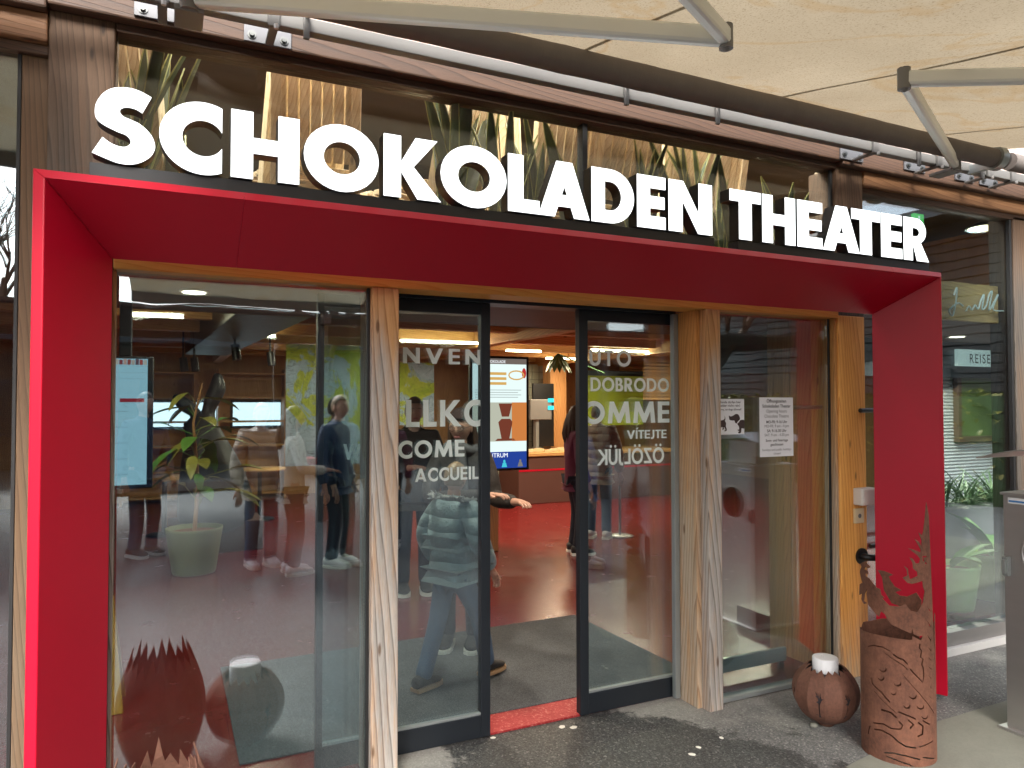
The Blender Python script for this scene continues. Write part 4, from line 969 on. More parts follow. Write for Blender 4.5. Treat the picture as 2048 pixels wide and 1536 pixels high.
cv = MB(); cv.tube([(s0+.66*(s1-s0)+.08*math.cos(a_)*1.2+.1,KY-.004,u1-.15*H_+.05*math.sin(a_)) for a_ in [i*.4 for i in range(17)]],.008,6); cv.build('screen_area', gold, ko)
cv = MB(); cv.ball((s1-.03,KY-.003,u1-.13*H_),.028,.001,.06,12,8); cv.build('screen_area', red_, ko)
gl_ = glow('screen_line',(.35,.40,.40),.33)
for k in range(4): patch(ko,s0+.04*(s1-s0),s1-(.10+.06*(k%2))*(s1-s0),u1-(.29+.022*k)*H_,u1-(.284+.022*k)*H_,KY-.003,gl_)
# left information screen
SY = 4.35; a = at(190,840,SY); b = at(306,840,SY); zt = at(265,713,SY).z; zl = at(265,978,SY).z
so_ = thing('information_screen', 'upright pale blue information screen behind the left pane', 'screen', ((a.x+b.x)/2,SY+.05,0))
MB().box(a.x,b.x,SY,SY+.07,zl,zt).build('case', M['black'], so_, .006); MB().box((a.x+b.x)/2-.03,(a.x+b.x)/2+.03,SY+.02,SY+.06,zt+.001,2.309).build('ceiling_arm', M['black'], so_, .006)
c0, c1, d0, d1 = a.x+.02, b.x-.028, zl+.022, zt-.012; HH = d1-d0
patch(so_,c0,c1,d0,d1,SY-.001,glow('screen_pale_blue',(.36,.58,.66),.36),'screen'); patch(so_,c1-.13,c1-.015,d1-.345*HH,d1-.315*HH,SY-.003,glow('screen_button',(.30,.015,.03),.35))
thin = glow('screen_rule',(.18,.30,.35),.36)
for k in range(3): patch(so_,c0,c1,d1-(.06+.05*k)*HH,d1-(.058+.05*k)*HH,SY-.003,thin)
for k in range(5):
    patch(so_,c0+.03,c1-.09,d1-(.42+.125*k)*HH,d1-(.415+.125*k)*HH,SY-.003,thin)
    rg_ = MB().tube([(c1-.10+.010*math.cos(q*PI/8),SY-.003,d1-(.365+.125*k)*HH+.010*math.sin(q*PI/8)) for q in range(14)],.0012,4,False); rg_.build('screen_area', thin, so_)
bk_c = [(.4,.06,.05),(.5,.42,.35),(.25,.05,.06),(.5,.3,.25),(.3,.06,.05),(.45,.35,.3),(.12,.06,.08)]
for k in range(9): patch(so_,c0+.05+.019*k,c0+.066+.019*k,d1-.048*HH,d1-(.002+.004*(k%3))*HH,SY-.003,glow('book_spine_%d'%k,bk_c[k%7],.35))
# yellow wet floor sign
wf = gnd(238,1432); t_ = thing('wet_floor_sign', 'yellow folding wet floor sign behind the left pane', 'sign', (wf.x,wf.y,0))
wx = wf.x-.11
for s in (-1,1):
    pm = MB(); y0 = wf.y+.14+.13*s
    pm.hexa([(wx-.13,y0-.006,.007),(wx+.13,y0-.006,.007),(wx+.13,y0+.006,.007),(wx-.13,y0+.006,.007),(wx-.07,wf.y+.14+.014*s-.006,.62),(wx+.07,wf.y+.14+.014*s-.006,.62),(wx+.07,wf.y+.14+.014*s+.006,.62),(wx-.07,wf.y+.14+.014*s+.006,.62)])
    pm.build('panel', M['yellow_sign'], t_, .004)
MB().box(wx-.04,wx+.04,wf.y+.12,wf.y+.16,.62,.66).build('handle', M['yellow_sign'], t_, .006)
# potted rubber plant
def leafmesh(L, wd, bend=.3, n=6, fold=.15):
    b = MB(); vs = []; fs = []
    for i in range(n+1):
        u = i/n; w2 = wd*math.sin(PI*min(1,.06+u*.94))**.8; z = -bend*L*u*u
        vs += [(-w2/2,L*u,z+fold*w2),(0,L*u,z),(w2/2,L*u,z+fold*w2)]
    for i in range(n): q = 3*i; fs += [(q,q+1,q+4,q+3),(q+1,q+2,q+5,q+4)]
    return vs, fs
def put_leaf(b, L, wd, pos, yaw, pitch, bend=.3, fold=.15, mi=0, roll=0):
    vs, fs = leafmesh(L, wd, bend, 6, fold); mt = Matrix.Translation(pos) @ Matrix.Rotation(yaw,4,'Z') @ Matrix.Rotation(pitch,4,'X') @ Matrix.Rotation(roll,4,'Y')
    b.add([mt @ Vector(v) for v in vs], fs, True, mi)
def pot(t_, x, y, z, r, h, mat, soil=True):
    MB().lathe([(.001,0),(r*.72,0),(r*.76,.02),(r*.98,h-.03),(r,h),(r*.94,h),(r*.92,h-.05),(.001,h-.05)], (x,y,z), 30).build('pot', M[mat], t_)
    MB().lathe([(r*.90,h-.045),(r*.4,h-.035),(.001,h-.03)], (x,y,z), 20).build('soil', M['soil'], t_)
pp = gnd(388,1146); pl = thing('rubber_plant', 'leggy yellow-leaved rubber plant in an olive pot behind the left pane', 'plant', (pp.x,pp.y,0))
pot(pl, pp.x,pp.y,.007,.27,.45,'pot_olive')
MB().tube([(pp.x,pp.y,.4),(pp.x+.03,pp.y,.9),(pp.x-.02,pp.y,1.5),(pp.x+.06,pp.y,1.9)],[.022,.018,.013,.008],8).build('stem', M['inner_z'], pl)
for k in range(34):
    z = random.uniform(.65,1.75); b = MB(); yw = random.uniform(0,6.28); off = random.uniform(.02,.36)
    p0 = Vector((pp.x,pp.y,z)); p1 = p0+Vector((-math.sin(yw)*off,math.cos(yw)*off,.1)); 
    put_leaf(b, random.uniform(.24,.42), random.uniform(.09,.16), p1, yw, random.uniform(-.5,.3), .35); b.tube([p0,p1],.005,5,False); b.build('leaf', M['leaf_yellow' if k%3 else 'leaf'], pl)
# hare sculpture, black all over
hp = Vector((at(432,900,9.2).x, 9.2, 0)); ha = thing('hare_sculpture', 'big black hare silhouette sculpture with raised ears behind the left pane', 'sculpture', hp)
def hx(px_, py_): q = at(px_,py_,9.2); return Vector((q.x,9.2,q.z))
HARE = 1
MB().box(hp.x-.5,hp.x+.5,8.9,9.5,.007,.35).build('plinth', M['counter'], ha, .01)
# serving counter behind the doorway
cA = gnd(1040,1002); 
ct = thing('serving_counter', 'long brown serving counter with timber top at the back of the hall', 'counter', (6.1,11.2,0))
zc = at(1100,905,10.9).z
MB().box(cA.x-.25,8.4,10.9,11.7,.007,zc-.06).build('front_panel', M['counter'], ct, .006); MB().box(cA.x-.3,8.45,10.86,11.75,zc-.055,zc).build('counter_top', M['inner_x'], ct, .006)
MB().box(cA.x-.25,8.4,10.892,10.899,.55,.58).build('edge_strip', M['red'], ct)
for k in range(46):
    x = cA.x-.1+random.random()*1.9; y = 10.95+random.random()*.25
    MB().box(x-.07,x+.07,y-.02,y+.02,zc+.001+random.random()*.03,zc+.02+random.random()*.05).build('chocolate_sample', M['cream'], ct)
pA = at(1117,800,11.9); struct(MB().box(pA.x-.17,pA.x+.17,11.9,12.2,.007,2.5).build('interior_post', M['inner_z'], None, .006))
bpn = at(1150,850,10.5); tag(MB().box(bpn.x-.13,bpn.x+.3,11.78,11.83,.9,2.05).build('menu_board', M['black'], None, .005), 'plain black upright board beside the timber post behind the counter', 'board')
mc = at(1088,800,11.3); t_ = thing('till', 'grey till with small turquoise displays on the counter', 'till', (mc.x,11.3,zc)); MB().box(mc.x-.32,mc.x+.1,11.2,11.5,zc+.55,zc+.9).build('screen_back', M['alu_grey'], t_, .01)
for k in (0,1): patch(t_, mc.x+.02,mc.x+.14,zc+.72+.13*k,zc+.79+.13*k,11.195,glow('turquoise_display',(.05,.7,.75),.5),'display')
MB().box(mc.x-.16,mc.x-.1,11.3,11.4,zc+.001,zc+.55).build('stand', M['alu_light'], t_)
# banners and wall panels
m, n, out = newmat('painted_banner'); t = NT(n); v = t.coords((1,1,1), False)
k1 = t.noise(v, 1.3, 5, .6, 1.2); c = t.ramp(k1, (.40,(.30,.40,.02)), (.50,(.44,.50,.06)), (.52,(.34,.46,.55)), (.62,(.46,.55,.70)))
ln = t.ramp(t.noise(v, 4.5, 5, .6, 2.0), (.485,0.0), (.5,1.0), (.515,0.0)); c = t.mix(t.math('MULTIPLY',ln,.8), c, (.03,.04,.07)); t.bsdf(out, c, .8); M['banner'] = m
a = at(572,800,9.4); b = at(748,800,9.4); zt = at(650,690,9.4).z; zl = at(650,930,9.4).z
tag(MB().box(a.x,b.x,9.4,9.43,zl,zt).build('painted_banner', M['banner']), 'large lime and pale blue painted banner behind the left pane', 'banner')
a = at(800,800,11.6); b = at(868,800,11.6); tag(MB().box(a.x,b.x,11.6,11.63,at(830,850,11.6).z,at(830,725,11.6).z).build('painted_banner', M['banner']), 'small pale painted banner behind the left door leaf', 'banner')
a = at(1172,800,11.0); b = at(1286,800,11.0); t_ = thing('lime_panel', 'lime green wall panel behind the right door leaf', 'wall panel', ((a.x+b.x)/2,11,1.5)); MB().box(a.x,b.x,11.0,11.03,at(1230,850,11).z,at(1230,752,11).z).build('panel', M['lime'], t_); MB().box(a.x-.04,b.x+.04,10.99,11.04,at(1230,752,11).z+.002,at(1230,745,11).z+.03).build('top_frame', M['alu_dark'], t_)
for k, (x0_, x1_, Yb) in enumerate(((1288,1345,10.5),(1240,1340,12.8))):
    a = at(x0_,750,Yb); b = at(x1_,750,Yb); t_ = thing('slatted_screen', ['dark slatted screen at the right of the lime panel','wide slatted screen far behind the lime panel'][k], 'screen', ((a.x+b.x)/2,Yb,1.9))
    for j in range(12): MB().box(a.x,b.x,Yb,Yb+.03,1.75+j*.06,1.79+j*.06).build('slat', M['inner_x'], t_)
qp = gnd(1240,1073); t_ = thing('queue_post', 'thin chrome queue post on a round base behind the right door leaf', 'post', (qp.x,qp.y,0))
MB().lathe([(.001,.007),(.17,.007),(.17,.014),(.03,.035),(.001,.035)], (qp.x,qp.y,0), 28).build('base', M['steel'], t_); MB().tube([(qp.x,qp.y,.03),(qp.x,qp.y,.98)], .018, 12).build('pole', M['steel'], t_); MB().ball((qp.x,qp.y,1.0),.03).build('knob', M['steel'], t_)
tw_a = at(1040,850,12.6); tw_b = at(1106,850,12.6); t_ = thing('tiled_partition', 'pale green tiled partition behind the serving counter', 'wall', ((tw_a.x+tw_b.x)/2,12.6,0))
tm = plain('pale_green_tile', (.40,.43,.34), .25, var=.08); tile0 = None
MB().box(tw_a.x-.5,tw_b.x,12.62,12.7,.007,2.45).build('wall', M['alu_grey'], t_)
for r_ in range(15):
    for c_ in range(8):
        x = tw_a.x-.5+c_*(tw_b.x-tw_a.x+.5)/8; MB().box(x+.006,x+(tw_b.x-tw_a.x+.5)/8-.006,12.605,12.619,.2+r_*.15,.2+r_*.15+.14).build('tile', tm, t_)
for k, (px_, py_, Y_) in enumerate(((470,690,8.2),(366,716,9.6),(388,716,9.6),(540,705,9.2))):
    q = at(px_,py_,Y_); t_ = thing('track_spotlight', 'black cylindrical track spotlight under the ceiling, %s from the left' % ['third','first','second','fourth'][k], 'lamp', (q.x,Y_,q.z), group='track spotlights')
    MB().tube([(q.x,Y_,q.z),(q.x+.02,Y_-.03,q.z-.16)], .045, 14).build('body', M['black'], t_); MB().tube([(q.x,Y_,q.z),(q.x,Y_,2.78)], .012, 8).build('rod', M['black'], t_)
for k, (px_, Y_) in enumerate(((330,10.4),(520,11.2))):
    q = at(px_,900,Y_); t_ = thing('cafe_table', 'small round cafe table far inside, %s of the hare sculpture' % ['left','right'][k], 'table', (q.x,Y_,0), group='cafe tables')
    MB().lathe([(.001,.72),(.36,.72),(.36,.75),(.001,.75)], (q.x,Y_,0), 24).build('top', M['inner_x'], t_); MB().tube([(q.x,Y_,.02),(q.x,Y_,.72)],.03,10).build('stem', M['black'], t_); MB().lathe([(.001,.007),(.22,.007),(.2,.025),(.001,.03)], (q.x,Y_,0), 20).build('foot', M['black'], t_)
for k, px_ in enumerate((318,505)):
    q = at(px_,820,13.6); t_ = thing('display_shelf', 'tall timber display shelf against the back wall, %s' % ['beside the left screen','right of the hare sculpture'][k], 'shelf', (q.x,13.7,0), group='display shelves')
    w2 = .55
    for s in (-1,1): MB().box(q.x+s*w2-.02,q.x+s*w2+.02,13.5,13.9,.007,2.3).build('side_board', M['inner_z'], t_)
    for j_ in range(6): MB().box(q.x-w2+.021,q.x+w2-.021,13.5,13.9,.1+j_*.42,.13+j_*.42).build('shelf_board', M['inner_x'], t_)
# hanging monstera leaf over the counter
mp_ = at(1110,730,9.2); mo = thing('monstera_plant', 'dark split monstera leaves hanging over the counter', 'plant', (mp_.x,9.2,mp_.z+.2))
for k in range(9):
    b = MB(); put_leaf(b,.34,.10,(mp_.x+.05,9.2,mp_.z+.16),PI*.5+PI*k/8.0,-.75,.2,.1); b.build('leaf', M['leaf_dark'], mo)
MB().tube([(mp_.x+.05,9.2,mp_.z+.16),(mp_.x+.9,9.3,mp_.z-.1)],.012,6).build('stem', M['leaf_dark'], mo)
# ---- behind the right-hand window
pf = struct(MB().box(4.0,7.5,YP+.2,4.4,.006,.13).build('window_platform', M['red_floor']))
for k, (px_, y_, r_, h_, lab) in enumerate(((1905,3.62,.19,.34,'light green planter half hidden behind the red portal jamb'),(1985,3.68,.21,.36,'light green planter with a lily leaf behind the right-hand window'))):
    x = at(px_,1200,y_).x; t_ = thing('green_planter', lab, 'planter', (x,y_,.13), group='light green planters'); pot(t_, x, y_, .131, r_, h_, 'pot_green')
    for j in range(3+2*k):
        b = MB(); yw = random.uniform(-1,1)+ (PI*.55 if k==0 else PI*.35)*(1 if j%2 else -1); put_leaf(b, random.uniform(.35,.55), .11, (x,y_,.13+h_-.03), yw, random.uniform(.6,1.2), .5); b.build('leaf', M['leaf'], t_)
gp = at(1935,1010,4.1); t_ = thing('grass_planter', 'spiky dark grass plant in a long grey trough behind the right-hand window', 'plant', (gp.x,4.1,.8))
MB().box(gp.x-.6,gp.x+1.4,3.95,4.35,.135,.80).build('trough', M['alu_grey'], t_, .01)
for c_ in range(5):
    b = MB()
    for j in range(70): put_leaf(b, random.uniform(.25,.45), .02, (gp.x-.4+.38*c_+random.uniform(-.08,.08),4.1+random.uniform(-.06,.06),.79), random.uniform(0,6.28), random.uniform(.3,1.35), .4, .1)
    b.build('grass_tuft', M['leaf_dark'], t_)
CY = 4.9
a = at(1870,850,CY); b = at(2100,850,CY); zt = at(1960,745,CY).z; zl = .135
co = thing('corrugated_kiosk', 'grey corrugated metal wall with a framed window behind the right-hand window', 'wall', ((a.x+b.x)/2,CY,0))
vs = []; fs = []; N = 110
for i in range(N+1):
    z = zl+(zt-zl)*i/N; y = CY+(.012 if i%2 else 0); vs += [(a.x,y,z),(b.x,y,z)]
for i in range(N): fs.append((2*i,2*i+1,2*i+3,2*i+2))
MB().add(vs, fs).build('corrugated_sheet', M['corrugated'], co)
wa = at(1925,850,CY-.05); wb = at(1998,850,CY-.05); wz1 = at(1960,755,CY-.05).z; wz0 = at(1960,872,CY-.05).z
for q in ((wa.x-.06,wa.x,wz0,wz1),(wb.x,wb.x+.06,wz0,wz1)): MB().box(q[0],q[1],CY-.05,CY+.02,q[2],q[3]).build('window_frame', M['facade_x'], co, .004)
for q in ((wz0-.06,wz0-.001),(wz1+.001,wz1+.06)): MB().box(wa.x-.06,wb.x+.06,CY-.052,CY+.02,q[0],q[1]).build('window_frame', M['facade_x'], co, .004)
MB().box(wa.x,wb.x,CY-.02,CY-.01,wz0,wz1).build('green_pane', plain('green_picture',(.08,.12,.03),.4,var=.6,vscale=3), co)
TY = 4.7; a = at(1915,718,TY); b = at(2110,718,TY); zt = at(1960,700,TY).z; zl = at(1960,733,TY).z
t_ = thing('text_strip', 'pale strip lettered REISE RUND behind the right-hand window', 'sign', (b.x,TY,zl)); MB().box(a.x,b.x+1.2,TY,TY+.03,zl,zt).build('strip', plain('pale_strip',(.62,.72,.68),.6,emis=(.6,.75,.7),estr=.25), t_)
me = text_mesh('REISE  RUND', (zt-zl)*.78, align='LEFT', spacing=1.25, bold=.001); x0 = at(1938,716,TY).x; xs_ = [q.co.x for q in me.vertices]; k = (at(2038,716,TY).x-x0)/(max(xs_)-min(xs_)); lay(me, lambda c: (x0+c.x*k, TY-.002, zl+.2*(zt-zl)+c.y)); link('print', me, M['ink'], t_)
struct(MB().box(3.99,9,3.335,3.368,2.285,2.56).build('tan_beam', M['inner_x']))
dkp = struct(MB().box(4.0,9,4.75,4.78,1.95,2.309).build('soffit_panel', M['alu_dark']))
ex = at(1838,438,4.6); t_ = thing('exit_sign', 'small green lit emergency exit sign behind the last letters of the sign', 'sign', (ex.x,4.6,ex.z)); MB().box(ex.x-.07,ex.x+.07,4.6,4.63,ex.z-.05,ex.z+.05).build('box', glow('exit_green',(.10,.55,.12),.5), t_)
MB().box(ex.x-.012,ex.x+.012,4.596,4.599,ex.z-.03,ex.z+.03).build('pictogram', glow('exit_white',(.8,1,.8),.4), t_); MB().tube([(ex.x,4.615,ex.z+.05),(ex.x,4.615,4.5)],.008,6).build('rod', M['black'], t_)
hs_ = MB(); base = at(1905,620,YP+.09)
for wd in ([(1908,590),(1914,575),(1911,610),(1905,632),(1899,620),(1916,606),(1926,612)],[(1932,622),(1938,612),(1944,620),(1950,610),(1956,618),(1962,600),(1968,590),(1964,618),(1972,612),(1978,590),(1984,584),(1978,620),(1990,600),(1996,590),(1986,618),(2006,622)]):
    hs_.tube([at(x,y,YP+.095) for x,y in catmull(wd,5)],.0055,5)
o = hs_.build('window_script', M['film']); tag(o, 'white handwritten script lettering on the right-hand window', 'lettering')
# ---- upstairs: slatted chairs and snake plants behind the sign
def chair_at(x, y, rz, label):
    t_ = thing('slatted_chair', label, 'chair', (x,y,2.456), rz, 'slatted wooden chairs upstairs')
    for s in (-1,1):
        b = MB().beam((s*.19,-.22,0),(s*.19,-.22,.44),.05,.05); local(b.build('leg', M['chair'], None, .004), t_)
        b = MB().beam((s*.19,.20,0),(s*.19,.42,1.05),.05,.07); local(b.build('leg', M['chair'], None, .004), t_)
    for j in range(6): local(MB().box(-.19,.19,-.24+.08*j,-.18+.08*j,.42,.45).build('seat_slat', M['chair'], None, .003), t_)
    for j in range(7):
        u = -.165+.055*j; b = MB().beam((u,.27,.46),(u,.46,1.14+.02*math.sin(j*2)),.047,.026); local(b.build('back_slat', M['chair'], None, .004), t_)
    return t_
for k, (px_, Y, rz) in enumerate(((300,4.05,2.7),(560,4.15,3.4),(628,3.98,3.0),(835,4.0,3.7),(1000,4.5,2.5),(1085,4.0,3.1),(1185,3.95,3.25),(1340,4.1,2.9),(1375,4.35,3.05),(1600,4.1,3.1))):
    chair_at(at(px_,250,Y).x, Y, rz, 'pale slatted wooden chair upstairs, %s from the left behind the sign' % ['first','second','third','fourth','fifth','sixth','seventh','eighth','ninth','tenth'][k])
def snake_at(x, y, s, label, n):
    t_ = thing('snake_plant', label, 'plant', (x,y,2.456), group='snake plants upstairs')
    MB().lathe([(.001,0),(.09,0),(.11,.16),(.10,.16),(.001,.14)], (x,y,2.456), 18).build('pot', M['pot_olive'], t_)
    for j in range(n):
        L = random.uniform(.5,.95)*s; wd = random.uniform(.045,.075); yw = random.uniform(0,6.28); pt = PI/2-random.uniform(.05,.42); tw = random.uniform(-.5,.5)
        b = MB(); vs_, fs_ = leafmesh(L, wd, random.uniform(-.05,.18), 7, .25); mt = Matrix.Translation((x+random.uniform(-.06,.06),y+random.uniform(-.04,.04),2.60)) @ Matrix.Rotation(yw,4,'Z') @ Matrix.Rotation(pt,4,'X') @ Matrix.Rotation(tw,4,'Y')
        b.add([mt @ Vector(q) for q in vs_], fs_, True); rim = MB()
        e1 = [mt @ Vector(vs_[3*i]) for i in range(8)]; e2 = [mt @ Vector(vs_[3*i+2]) for i in range(8)]
        b.tube(e1,.0035,4,False,1); b.tube(e2,.0035,4,False,1); b.build('leaf', [M['snake'],M['snake_rim']], t_)
for k, (px_, Y, s, n) in enumerate(((262,3.5,1,9),(330,3.75,.9,9),(905,3.52,1.0,10),(1000,3.55,1.0,9),(1060,3.6,.8,8),(1150,3.6,.95,8),(1270,3.55,.75,9),(1385,3.52,.95,10),(1440,3.6,.85,8),(1560,3.6,.8,6))):
    snake_at(at(px_,300,Y).x, Y, s, 'snake plant with yellow-edged leaves upstairs, %s from the left' % ['first','second','third','fourth','fifth','sixth','seventh','eighth','ninth','tenth'][k], n)

M['scarf'] = plain('grey_scarf', (.10,.095,.10), .9, var=.6, vscale=34, bumps=.6, bscale=70, bdist=.008)
# ================================================================== PEOPLE
def skin_mesh(V, Ed, Rd, root=0, subs=2):
    me = bpy.data.meshes.new('skin'); me.from_pydata(V, Ed, []); o = bpy.data.objects.new('skin', me); COL.objects.link(o)
    o.modifiers.new('skin', 'SKIN'); s = o.modifiers.new('sub', 'SUBSURF'); s.levels = subs; s.render_levels = subs
    for i, r in enumerate(Rd):
        d = me.skin_vertices[0].data[i]; d.radius = r if isinstance(r, tuple) else (r, r); d.use_root = (i == root)
    dg = bpy.context.evaluated_depsgraph_get(); out_ = bpy.data.meshes.new_from_object(o.evaluated_get(dg))
    bpy.data.objects.remove(o); bpy.data.meshes.remove(me)
    for p in out_.polygons: p.use_smooth = True
    return out_
class Sk:
    def __init__(s): s.v = []; s.e = []; s.r = []
    def p(s, co, r, par=None):
        s.v.append(tuple(co)); s.r.append(r); i = len(s.v)-1
        if par is not None: s.e.append((par, i))
        return i
k = Sk(); q0 = k.p(hx(440,1075),.50); q1 = k.p(hx(432,1000),.46,q0); q2 = k.p(hx(420,930),.36,q1); q3 = k.p(hx(408,880),.24,q2); q4 = k.p(hx(398,850),.20,q3); k.p(hx(374,862),.10,q4)
for pts in (((412,826,.07),(424,800,.10),(437,775,.11),(434,745,.04)),((396,828,.06),(376,815,.09),(358,800,.08),(346,790,.03))):
    pr = q4
    for (x_, y_, r_) in pts: pr = k.p(hx(x_,y_),r_,pr)
link('body', skin_mesh(k.v, k.e, k.r), M['hare'], ha)
def head_mesh(H, mat4):
    n, m_ = 28, 22; b = MB(); vs = []; fs = []
    for i in range(m_+1):
        tt = PI*i/m_-PI/2
        for j in range(n):
            a = 2*PI*j/n-PI/2          # j=0 looks to -Y (face)
            x, y, z = math.cos(tt)*math.cos(a), math.cos(tt)*math.sin(a), math.sin(tt)
            fr_ = max(0, -y)
            sx = 1-.30*max(0,-z)**1.3; sy = 1-.10*max(0,-z)+.06*max(0,y)
            yy = y*sy
            nose = math.exp(-((x/.16)**2+((z+.16)/.22)**2))*fr_; yy -= .22*nose*(1 if z > -.5 else .5)
            brow = math.exp(-(((z-.10)/.10)**2))*fr_*.03; yy -= brow
            for s_ in (-1,1): yy += .07*math.exp(-(((x-s_*.36)/.16)**2+((z-.0)/.12)**2))*fr_
            chin = math.exp(-((x/.3)**2+((z+.85)/.2)**2))*fr_; yy -= .10*chin
            vs.append((x*sx*.046*H, yy*.056*H, z*.068*H))
    for i in range(m_):
        for j in range(n): j2 = (j+1)%n; fs.append((i*n+j,i*n+j2,(i+1)*n+j2,(i+1)*n+j))
    b.add([mat4 @ Vector(v) for v in vs], fs, True)
    for s_ in (-1,1): 
        e = MB(); e.ball((s_*.047*H,.004*H,-.004*H),.006*H,.013*H,.020*H,10,8); b.add([mat4 @ Vector(v) for v in e.v], e.f, True)
    return b
NP = [0]
def person(label, loc, yaw, H, jacket, trousers, shoe, sole, hair=None, hat=None, arms=None, feet=None, head=(0,0), glasses=False, fat=1.0, long_hair=False, fur=False, hem=.47, skirt=None):
    t_ = thing('person', label, 'person', loc, yaw); NP[0] += 1
    arms = arms or {}; feet = feet or {}
    sh = {s: Vector((s*.105,0,.80)) for s in (-1,1)}
    el = {s: Vector(arms.get(s, ((s*.145,.01,.63),(s*.155,-.05,.475)))[0]) for s in (-1,1)}
    wr = {s: Vector(arms.get(s, ((s*.145,.01,.63),(s*.155,-.05,.475)))[1]) for s in (-1,1)}
    ft = {s: Vector(feet.get(s, (s*.06,0,.042))) for s in (-1,1)}
    hip = {s: Vector((s*.052,0,.50)) for s in (-1,1)}
    kn = {s: (hip[s]+ft[s])/2+Vector((0,-.025,.02)) for s in (-1,1)}
    k = Sk(); pe = k.p((0,0,.53),.070); be = k.p((0,0,.62),.062,pe); ch = k.p((0,0,.73),.068,be); nb = k.p((0,.008,.815),.036,ch); nk = k.p((0,.0,.865),.030,nb); k.p((0,-.004,.90),.030,nk)
    for s in (-1,1):
        a = k.p(sh[s],.034,ch); b = k.p(el[s],.024,a); c = k.p(wr[s],.016,b)
        d = (wr[s]-el[s]).normalized(); side = d.cross(Vector((0,0,1))); side = side.normalized() if side.length > .1 else Vector((1,0,0))
        pm = wr[s]+d*.030; pc_ = k.p(pm,(.020,.012),c); nrm_ = side.cross(d)
        for q in range(4):
            o_ = (q-1.5)*.0105; base = pm+d*.022+side*o_; L = (.040,.046,.043,.034)[q]
            i1 = k.p(base,.0058,pc_); i2 = k.p(base+d*L*.55-nrm_*.006,.0054,i1); k.p(base+d*L*.85-nrm_*.020,.0046,i2)
        i1 = k.p(wr[s]+d*.022+side*(-.020*s),.0068,pc_); k.p(wr[s]+d*.048+side*(-.030*s)-nrm_*.008,.0056,i1)
        a = k.p(hip[s],.048,pe); b = k.p(kn[s],.033,a); c = k.p(ft[s],.020,b)
    me = skin_mesh([tuple(Vector(v)*H) for v in k.v], k.e, [tuple(q*H for q in r) if isinstance(r,tuple) else r*H for r in k.r])
    hm = Matrix.Translation((0,-.012*H,.930*H)) @ Matrix.Rotation(head[0],4,'Z') @ Matrix.Rotation(head[1],4,'X')
    hb = head_mesh(H, hm); bm = bmesh.new(); bm.from_mesh(me); tmp = hb.mesh('h'); bm.from_mesh(tmp); bm.to_mesh(me); bm.free(); bpy.data.meshes.remove(tmp)
    for p in me.polygons: p.use_smooth = True
    bo = local(link('body', me, M['skin']), t_)
    T = lambda v: hm @ Vector(v)
    for s in (-1,1):
        e = MB(); e.ball(T((s*.0175*H,-.046*H,0)),.0058*H,.004*H,.0042*H,8,6); local(e.build('eye', M['eye']), t_)
        e = MB(); e.ball(T((s*.0175*H,-.0495*H,0)),.0028*H,.0018*H,.0028*H,8,6); local(e.build('iris', M['ink']), t_)
        e = MB(); e.tube([T((s*.009*H,-.054*H,.012*H)),T((s*.018*H,-.053*H,.015*H)),T((s*.028*H,-.046*H,.011*H))],.0016*H,5); local(e.build('eyebrow', M['hair_brown']), t_)
    e = MB(); e.ball(T((0,-.051*H,-.036*H)),.014*H,.004*H,.0045*H,10,6); local(e.build('mouth', M['lip']), t_)
    if glasses:
        e = MB()
        for s in (-1,1):
            e.tube([T((s*.0185*H+.0145*H*math.cos(a_),-.058*H,.0*H+.0095*H*math.sin(a_))) for a_ in [2*PI*i/16 for i in range(17)]],.0013*H,5,False); e.tube([T((s*.033*H,-.057*H,.003*H)),T((s*.047*H,0,.004*H))],.0013*H,5)
        e.tube([T((-.004*H,-.058*H,.002*H)),T((.004*H,-.058*H,.002*H))],.0013*H,5); local(e.build('glasses', M['black']), t_)
    def shell(scale, zmin_front, zmin_back, mat, name, noise_=.0, lift=0):
        b = MB(); n, m_ = 36, 20; vs = []; fs = []; ok = {}
        for i in range(m_+1):
            tt = PI*i/m_-PI/2
            for j in range(n):
                a = 2*PI*j/n-PI/2; x, y, z = math.cos(tt)*math.cos(a), math.cos(tt)*math.sin(a), math.sin(tt)
                lim = zmin_back+(zmin_front-zmin_back)*min(1,max(0,(-y+.35)/.9)); ok[i*n+j] = z >= lim-.02
                q = scale*(1+noise_*(math.sin(17*a+3*z*6)+.6*math.sin(31*a+9*z)))
                vs.append(T((x*.046*H*q, y*.058*H*q, z*.068*H*q+lift*H)))
        for i in range(m_):
            for j in range(n):
                f_ = (i*n+j,i*n+(j+1)%n,(i+1)*n+(j+1)%n,(i+1)*n+j)
                if all(ok[q] for q in f_): fs.append(f_)
        b.add(vs, fs, True); o = local(b.build(name, mat), t_); s_ = o.modifiers.new('thick','SOLIDIFY'); s_.thickness = .008*H; s_.offset = -1; return o
    if hair: shell(1.10, .52, -.55, M[hair], 'hair', .018)
    if long_hair and hair:
        b = MB(); 
        for q in range(22):
            a = PI*q/21; x = math.cos(a)*.046*H*1.10; y = math.sin(a)*.055*H*1.05+.02*H
            jx, jy = random.uniform(-.014,.014)*H, random.uniform(-.01,.02)*H
            b.tube([T((x,y*.8,.01*H)),T((x*1.12,y+.004*H,-.05*H)),T((x*1.1+jx,y+jy,-.12*H)),T((x+jx*1.5,y+jy,-random.uniform(.15,.19)*H))],[.011*H,.013*H,.012*H,.003*H],6)
        local(b.build('long_hair', M[hair]), t_)
    if hat: shell(1.16, .42, -.10, M[hat], 'knit_hat', .012, .004)
    # jacket
    k = Sk(); F_ = fat
